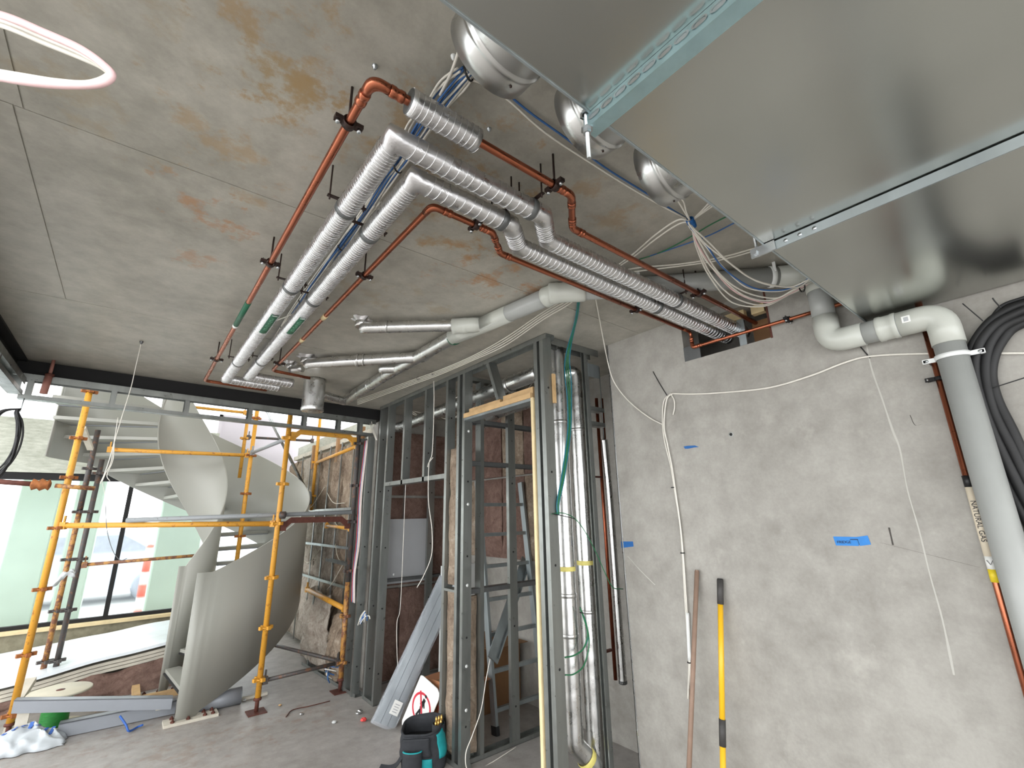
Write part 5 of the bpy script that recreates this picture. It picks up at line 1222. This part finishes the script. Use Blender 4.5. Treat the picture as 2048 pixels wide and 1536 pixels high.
# cable reel
t = thing('cable_reel', 'wooden cable reel wound with bright green cable', 'cable reel')
rf = at(118, 1380, 'y', 5.88); c = V((at(108, 1440, 'y', 5.88).x, 5.88, 0)); rh_ = max(.25, rf.z)
for z0, z1 in ((.001, .022), (rh_-.02, rh_)):
    MB().lathe((c.x, c.y, z0), (c.x, c.y, z1), [(0, 0), (.205, 0), (.21, .2), (.21, .8), (.205, 1), (0, 1)], 40).build('flange', 'spool_flange', t)
P = []
for i in range(24*16): a_ = 2*PI*i/16; P.append(V((c.x+math.cos(a_)*.085, c.y+math.sin(a_)*.085, .03+(rh_-.06)*i/(24*16))))
MB().tube(P, .0085, 6).build('green_cable', 'spool_green', t); MB().tube([(c.x, c.y, .022), (c.x, c.y, rh_-.02)], .083, 20).build('core', 'spool_green', t)
MB().lathe((c.x, c.y, rh_+.0005), (c.x, c.y, rh_+.002), [(0, 0), (.03, 0), (.03, 1), (0, 1)], 16).build('spindle_hole', 'rust_brown', t)
# board stack and insulation pile under white sheet
t = thing('sheet_stack', 'white membrane covered pile of boards and insulation below the window', 'board stack')
def pile(u, v, dz=0.0):
    x = -1.6+2.75*u; y = 6.55+1.7*v; h = .18+.36*max(0, u-.25)**.9*(1-.35*v); return V((x, y, h+.02*noise.noise(V((u*6, v*5, 2)))+dz))
mb = MB(); mb.grid(lambda u, v: pile(u, v, .03), 30, 14); mb.grid(lambda u, v: pile(u, v), 30, 14)
rim = [(i/30, 0) for i in range(31)]
mb.add([pile(u, v, .03) for u, v in rim]+[pile(u, v) for u, v in rim], [(i, i+1, 32+i, 31+i) for i in range(30)], True)
mb.build('membrane', 'plastic_sheet', t)
for k in range(3):
    def brd(u, v, k=k): p = pile(.32+.68*u, v*.9+.02); return p+V((0, .01*k, -.03-.035*k))
    m2 = MB(); m2.grid(lambda u, v: brd(u, v), 14, 4); m2.grid(lambda u, v: brd(u, v)-V((0, 0, .028)), 14, 4); rr = [(i/14, 0) for i in range(15)]
    m2.add([brd(u, v) for u, v in rr]+[brd(u, v)-V((0, 0, .028)) for u, v in rr], [(i, i+1, 16+i, 15+i) for i in range(14)]); m2.build('board', 'timber_weathered', t)
def heap(u, v):
    p = pile(.3+.68*u, .03+.9*v); zt = p.z-.14; return V((p.x, p.y-.08*math.sin(PI*v)+.05*noise.noise(p*5), max(.002, zt*(1-.0*v)+.05*noise.noise(p*4))))
mb = MB()
def front(u, v): p = pile(.22+.78*u, .03); zt = max(.03, p.z-.13); q = V((p.x, p.y-.02-.12*(1-v)-.05*noise.noise(V((u*9, v*5, 3))), .002+zt*v+.02*noise.noise(V((u*12, v*8, 1)))*v)); return q
mb.grid(front, 40, 10); mb.build('insulation_heap', 'insulation_brown', t)
tag(MB().box((.05, 6.1, .002), (.9, 6.16, .05)).box((.3, 6.05, .051), (.36, 6.4, .09)).build('timber_offcut', 'timber'), 'pale timber offcut on the floor behind the beams', 'timber')
tag(MB().bar(at(36, 1400, 'y', 6.0), at(62, 1360, 'y', 6.2), .07, .045).bar(at(36, 1400, 'y', 6.0), V((at(36, 1400, 'y', 6.0).x-.02, 5.96, .002)), .07, .045).build('timber_post', 'timber_weathered'), 'weathered white timber stick leaning by the cable reel', 'timber')
# plastic bag with blue print
def bagf(u, v):
    x = -.60+.50*u; y = 5.42+.27*v-.02*u; h = (.13*math.sin(PI*v)**.7*math.sin(PI*min(1, u*.9+.1))**.6); p = V((u*7, v*6, 2)); return V((x+.02*noise.noise(p), y+.03*noise.noise(p*1.3), max(.004, .006+h+.07*noise.noise(p*1.2)*math.sin(PI*v)*math.sin(PI*u))))
t = thing('plastic_bag', 'crumpled white plastic bag with blue print on the floor', 'plastic bag')
o = MB().grid(bagf, 30, 22).build('bag_film', 'bag_film', t); s = o.modifiers.new('thickness', 'SOLIDIFY'); s.thickness = .003
mb = MB()
for k in range(7):
    p = bagf(.28+.085*k, .42)+V((0, -.004, .008)); q = bagf(.31+.085*k, .56)+V((0, -.004, .008)); mb.bar(p, q, .022, .003)
    if k % 2: mb.bar(p, bagf(.32+.085*k, .43)+V((0, -.004, .008)), .014, .003)
mb.build('blue_print', 'rope_blue', t)
bundle('blue_rope', 'short blue strap hanging over the grey beam at the stair base', [([at(240, 1432, 'y', 5.42), at(252, 1450, 'y', 5.36), at(258, 1462, 'z', .02), at(275, 1454, 'z', .012), at(285, 1450, 'z', .03)], .008, 'rope_blue')], (), 'rope')
# floor debris
rng = random.Random(12)
for i, (x, y, r, mt, lab) in enumerate(((718, 1428, .026, 'aluminium', 'crumpled silver scrap on the floor left of the wrapped bundle'), (727, 1443, .022, 'red_plastic', 'small red plastic scrap beside the wrapped bundle'), (668, 1447, .016, 'plasterboard_light', 'white paper scrap on the open floor'), (603, 1430, .014, 'aluminium', 'tiny silver scrap on the open floor'), (489, 1402, .013, 'plasterboard_light', 'white crumb of plaster beside the grey tube'), (560, 1412, .012, 'timber', 'small wood chip on the floor by the yellow post'))):
    p = at(x, y, 'z', 0); mb = MB()
    def bl(u, v, p=p, r=r, i=i): a, b_ = 2*PI*u, PI*v; q = V((math.cos(a)*math.sin(b_), math.sin(a)*math.sin(b_), math.cos(b_))); rr = r*(1+.45*noise.noise(q*2.3+V((i*5, 0, 0)))); return p+V((q.x*rr*1.2, q.y*rr, .001+r*.6+q.z*rr*.6))
    mb.grid(bl, 12, 8, False); tag(mb.build('floor_scrap', mt), lab, 'scrap', 'scraps on the floor')
tag(MB().tube(spline([at(572, 1434, 'z', .006), at(585, 1420, 'z', .006), at(620, 1412, 'z', .006), at(660, 1402, 'z', .006)], 6), .004, 6).build('rusty_wire', 'rust_brown'), 'thin rusty wire lying on the floor by the far scaffold foot', 'wire')
tag(MB().bar(at(484, 1398, 'z', .012), at(534, 1386, 'z', .012), .04, .022).build('timber_batten', 'timber_weathered'), 'short grey batten on the floor behind the yellow post', 'timber')

# ================================================================ things at the partition foot
# wrapped steel channels leaning through the opening
t = thing('wrapped_bundle', 'plastic wrapped bundle of steel channels leaning through the wall opening', 'steel bundle')
f0 = at(765, 1455, 'z', .012); top = at(900, 1160, 'x', 2.42)
d = (top-f0).normalized(); sd = d.cross(V((.35, 1, 0)).normalized()).normalized(); nn = sd.cross(d).normalized()
if nn.dot(CAM-f0) < 0: nn = -nn
W_ = .125
for k, o_ in enumerate((-.062, 0, .062)):
    fixn(channel(MB(), f0+sd*o_+d*.02, top+sd*o_, .058, .035, tuple(nn)).build('steel_channel', 'galv', t))
def wrap(u, v):
    a = 2*PI*u; ca, sa = math.cos(a), math.sin(a); w_ = (abs(ca)**.35)*(1 if ca > 0 else -1)*.105; h_ = (abs(sa)**.35)*(1 if sa > 0 else -1)*.03
    p = f0.lerp(top, v); q = V((u*8, v*9, 1)); return p+sd*(w_+.006*noise.noise(q))+nn*(h_-.012+.008*noise.noise(q*2))
o = MB().grid(wrap, 40, 50).build('plastic_wrap', 'clear_wrap', t)
lc = f0.lerp(top, .09)+nn*.026-sd*.03; MB().bar(lc, lc+d*.1, .075, .002, nn).build('paper_label', 'sign_white', t)
for k in range(4): a = lc+d*(.02+.018*k)+nn*.0015-sd*.02; MB().bar(a, a+sd*.04, .006, .001, nn).build('label_print', 'plasterboard', t)
# prohibition sign board
t = thing('warning_sign', 'white board with a red prohibition circle over a walking figure', 'sign')
s0 = at(802, 1446, 'x', 1.97); s1 = at(846, 1340, 'x', 2.03)
ud = (s1-s0).normalized(); rd_ = V((.22, -1, 0)).normalized(); rd_ = (rd_-ud*rd_.dot(ud)).normalized(); nn2 = rd_.cross(ud)
if nn2.dot(CAM-s0) < 0: nn2 = -nn2
hh = (s1-s0).length; ww = .25
def sp(x, y, dz=0): return s0+rd_*(x*ww)+ud*(y*hh)+nn2*dz
cr = .05
poly = [(cr, 0), (1-cr, 0), (1, cr), (1, .88), (.95, .97), (.8, 1.0), (.1, .93), (0, .9), (0, cr)]
fixn(MB().prism([sp(x, y) for x, y in poly], -nn2*.006).build('board', 'sign_white', t))
def ring(cx, cy, ro, ri, n=40):
    mb = MB(); vs = []
    asp = ww/hh
    for i in range(n): a = 2*PI*i/n; vs += [sp(cx+math.cos(a)*ro, cy+math.sin(a)*ro*asp, .0012), sp(cx+math.cos(a)*ri, cy+math.sin(a)*ri*asp, .0012)]
    mb.add(vs, [(2*i, 2*i+1, 2*((i+1) % n)+1, 2*((i+1) % n)) for i in range(n)]); return mb
ring(.52, .52, .44, .37).build('prohibition_ring', 'sign_red', t)
MB().bar(sp(.24, .72, .0016), sp(.80, .32, .0016), .018, .001, nn2).build('slash_bar', 'sign_red', t)
mb = MB(); hd = [sp(.52+.05*math.cos(2*PI*k/14), .73+.05*ww/hh*math.sin(2*PI*k/14), .0014) for k in range(14)]; mb.add(hd, [tuple(range(14))])
for a, b, w_ in (((.52, .68), (.50, .50), .028), ((.51, .65), (.62, .56), .012), ((.51, .65), (.42, .55), .012), ((.50, .50), (.58, .34), .016), ((.50, .50), (.42, .35), .016)): mb.bar(sp(*a, .0014), sp(*b, .0014), w_, .0008, nn2)
mb.build('figure', 'ink_black', t)
mb = MB()
for r_ in range(2):
    for k in range(7): mb.bar(sp(.22+.085*k, .14-.055*r_, .0014), sp(.27+.085*k, .14-.055*r_, .0014), .012, .0008, nn2)
mb.build('small_lettering', 'ink_black', t)
# tool bag
t = thing('tool_bag', 'black and teal open tool bag on the floor at the partition foot', 'bag')
bc = V((1.862, 3.335, 0))
ax = V((.80, -.60, 0)).normalized(); ay = V((.60, .80, 0)).normalized()   # ax to the right in view, ay away
def bp(x, y, z): return bc+ax*x+ay*y+V((0, 0, z))
def shell(u, v):
    a = 2*PI*u; n_ = 3.2; ca, sa = math.cos(a), math.sin(a); sx = (abs(ca)**(2/n_))*(1 if ca > 0 else -1); sy = (abs(sa)**(2/n_))*(1 if sa > 0 else -1)
    z = .004+.235*v; w_ = .15*(1-.10*v)+.012*math.sin(PI*v); d_ = .105*(1+.10*v); p = V((u*6, v*4, 9)); return bp(sx*w_+.008*noise.noise(p)-.02*v, sy*d_+.008*noise.noise(p*1.7), z+.025*v*math.sin(a+.6)+.006*noise.noise(p*2))
o = MB().grid(shell, 40, 14).build('bag_body', 'bag_black', t); s = o.modifiers.new('thickness', 'SOLIDIFY'); s.thickness = .008
MB().add([shell(i/40, .02) for i in range(40)], [tuple(range(40))]).build('bag_base', 'bag_black', t)
MB().add([bp((shell(i/24, .5)-bc).dot(ax)*.93, (shell(i/24, .5)-bc).dot(ay)*.93, .16) for i in range(24)], [tuple(range(24))]).build('bag_lining', 'ink_black', t)
MB().tube([shell(i/40, 1.0) for i in range(41)], .008, 8).build('rim_binding', 'bag_black', t)
def patch(u0, u1, v0, v1, mt, nm, off=.006):
    c = bc
    def f(a, b): p = shell(u0+(u1-u0)*a, v0+(v1-v0)*b); dr = V((p.x-c.x, p.y-c.y, 0)).normalized(); return p+dr*off
    o = MB().grid(f, 10, 8).build(nm, mt, t); s = o.modifiers.new('thickness', 'SOLIDIFY'); s.thickness = .006; return o
patch(.86, 1.02, .30, .92, 'bag_teal', 'side_pocket'); patch(.63, .80, .02, .34, 'bag_teal', 'front_pocket'); patch(.64, .79, .40, .92, 'bag_black', 'front_flap', .012)
c0 = shell(.69, .02); 
def cup(u, v): a = PI*u; return bp(-.06+math.cos(a)*.06, -.135-math.sin(a)*.035, .006+.13*v)
o = MB().grid(cup, 16, 6).build('round_pouch', 'bag_black', t); s = o.modifiers.new('thickness', 'SOLIDIFY'); s.thickness = .006
MB().tube([cup(i/16, 1) for i in range(17)], .006, 6).build('pouch_binding', 'bag_teal', t)
MB().sweep(spline([bp(-.13, -.06, .10), bp(-.17, -.08, .045), bp(-.22, -.07, .02), bp(-.29, -.05, .018)], 6), [(-.02, -.002), (.02, -.002), (.02, .002), (-.02, .002)], smooth=False).build('strap', 'bag_black', t)
MB().bar(bp(-.04, -.152, .075), bp(.0, -.150, .077), .003, .012, (0, 0, 1)).build('maker_tag', 'plasterboard_light', t)
for k in range(6): MB().lathe(bp(.095+.018*(k % 3-1), -.02+.03*(k//3), .20), bp(.095+.018*(k % 3-1), -.02+.03*(k//3), .262+.006*k), [(0, 0), (.008, 0), (.008, .8), (.005, 1), (0, 1)], 8).build('brass_fitting', 'brass', t)
MB().lathe(bp(.095, 0, .16), bp(.095, 0, .245), [(.03, 0), (.045, .2), (.046, 1), (.04, 1), (.038, .2)], 16).build('fittings_pouch', 'bag_black', t)
# ================================================================ put each thing's Empty at its own base
bpy.context.view_layer.update()
for o in list(bpy.data.objects):
    if o.type != 'EMPTY' or o.parent: continue
    lo = V((1e9,)*3); hi = -lo
    def walk(c):
        global lo, hi
        if c.type == 'MESH':
            for v in c.bound_box:
                w = c.matrix_world @ V(v)
                for i in range(3): lo[i] = min(lo[i], w[i]); hi[i] = max(hi[i], w[i])
        for k in c.children: walk(k)
    walk(o)
    base = V(((lo.x+hi.x)/2, (lo.y+hi.y)/2, lo.z)); o.location = base
    for k in o.children: k.location = -base
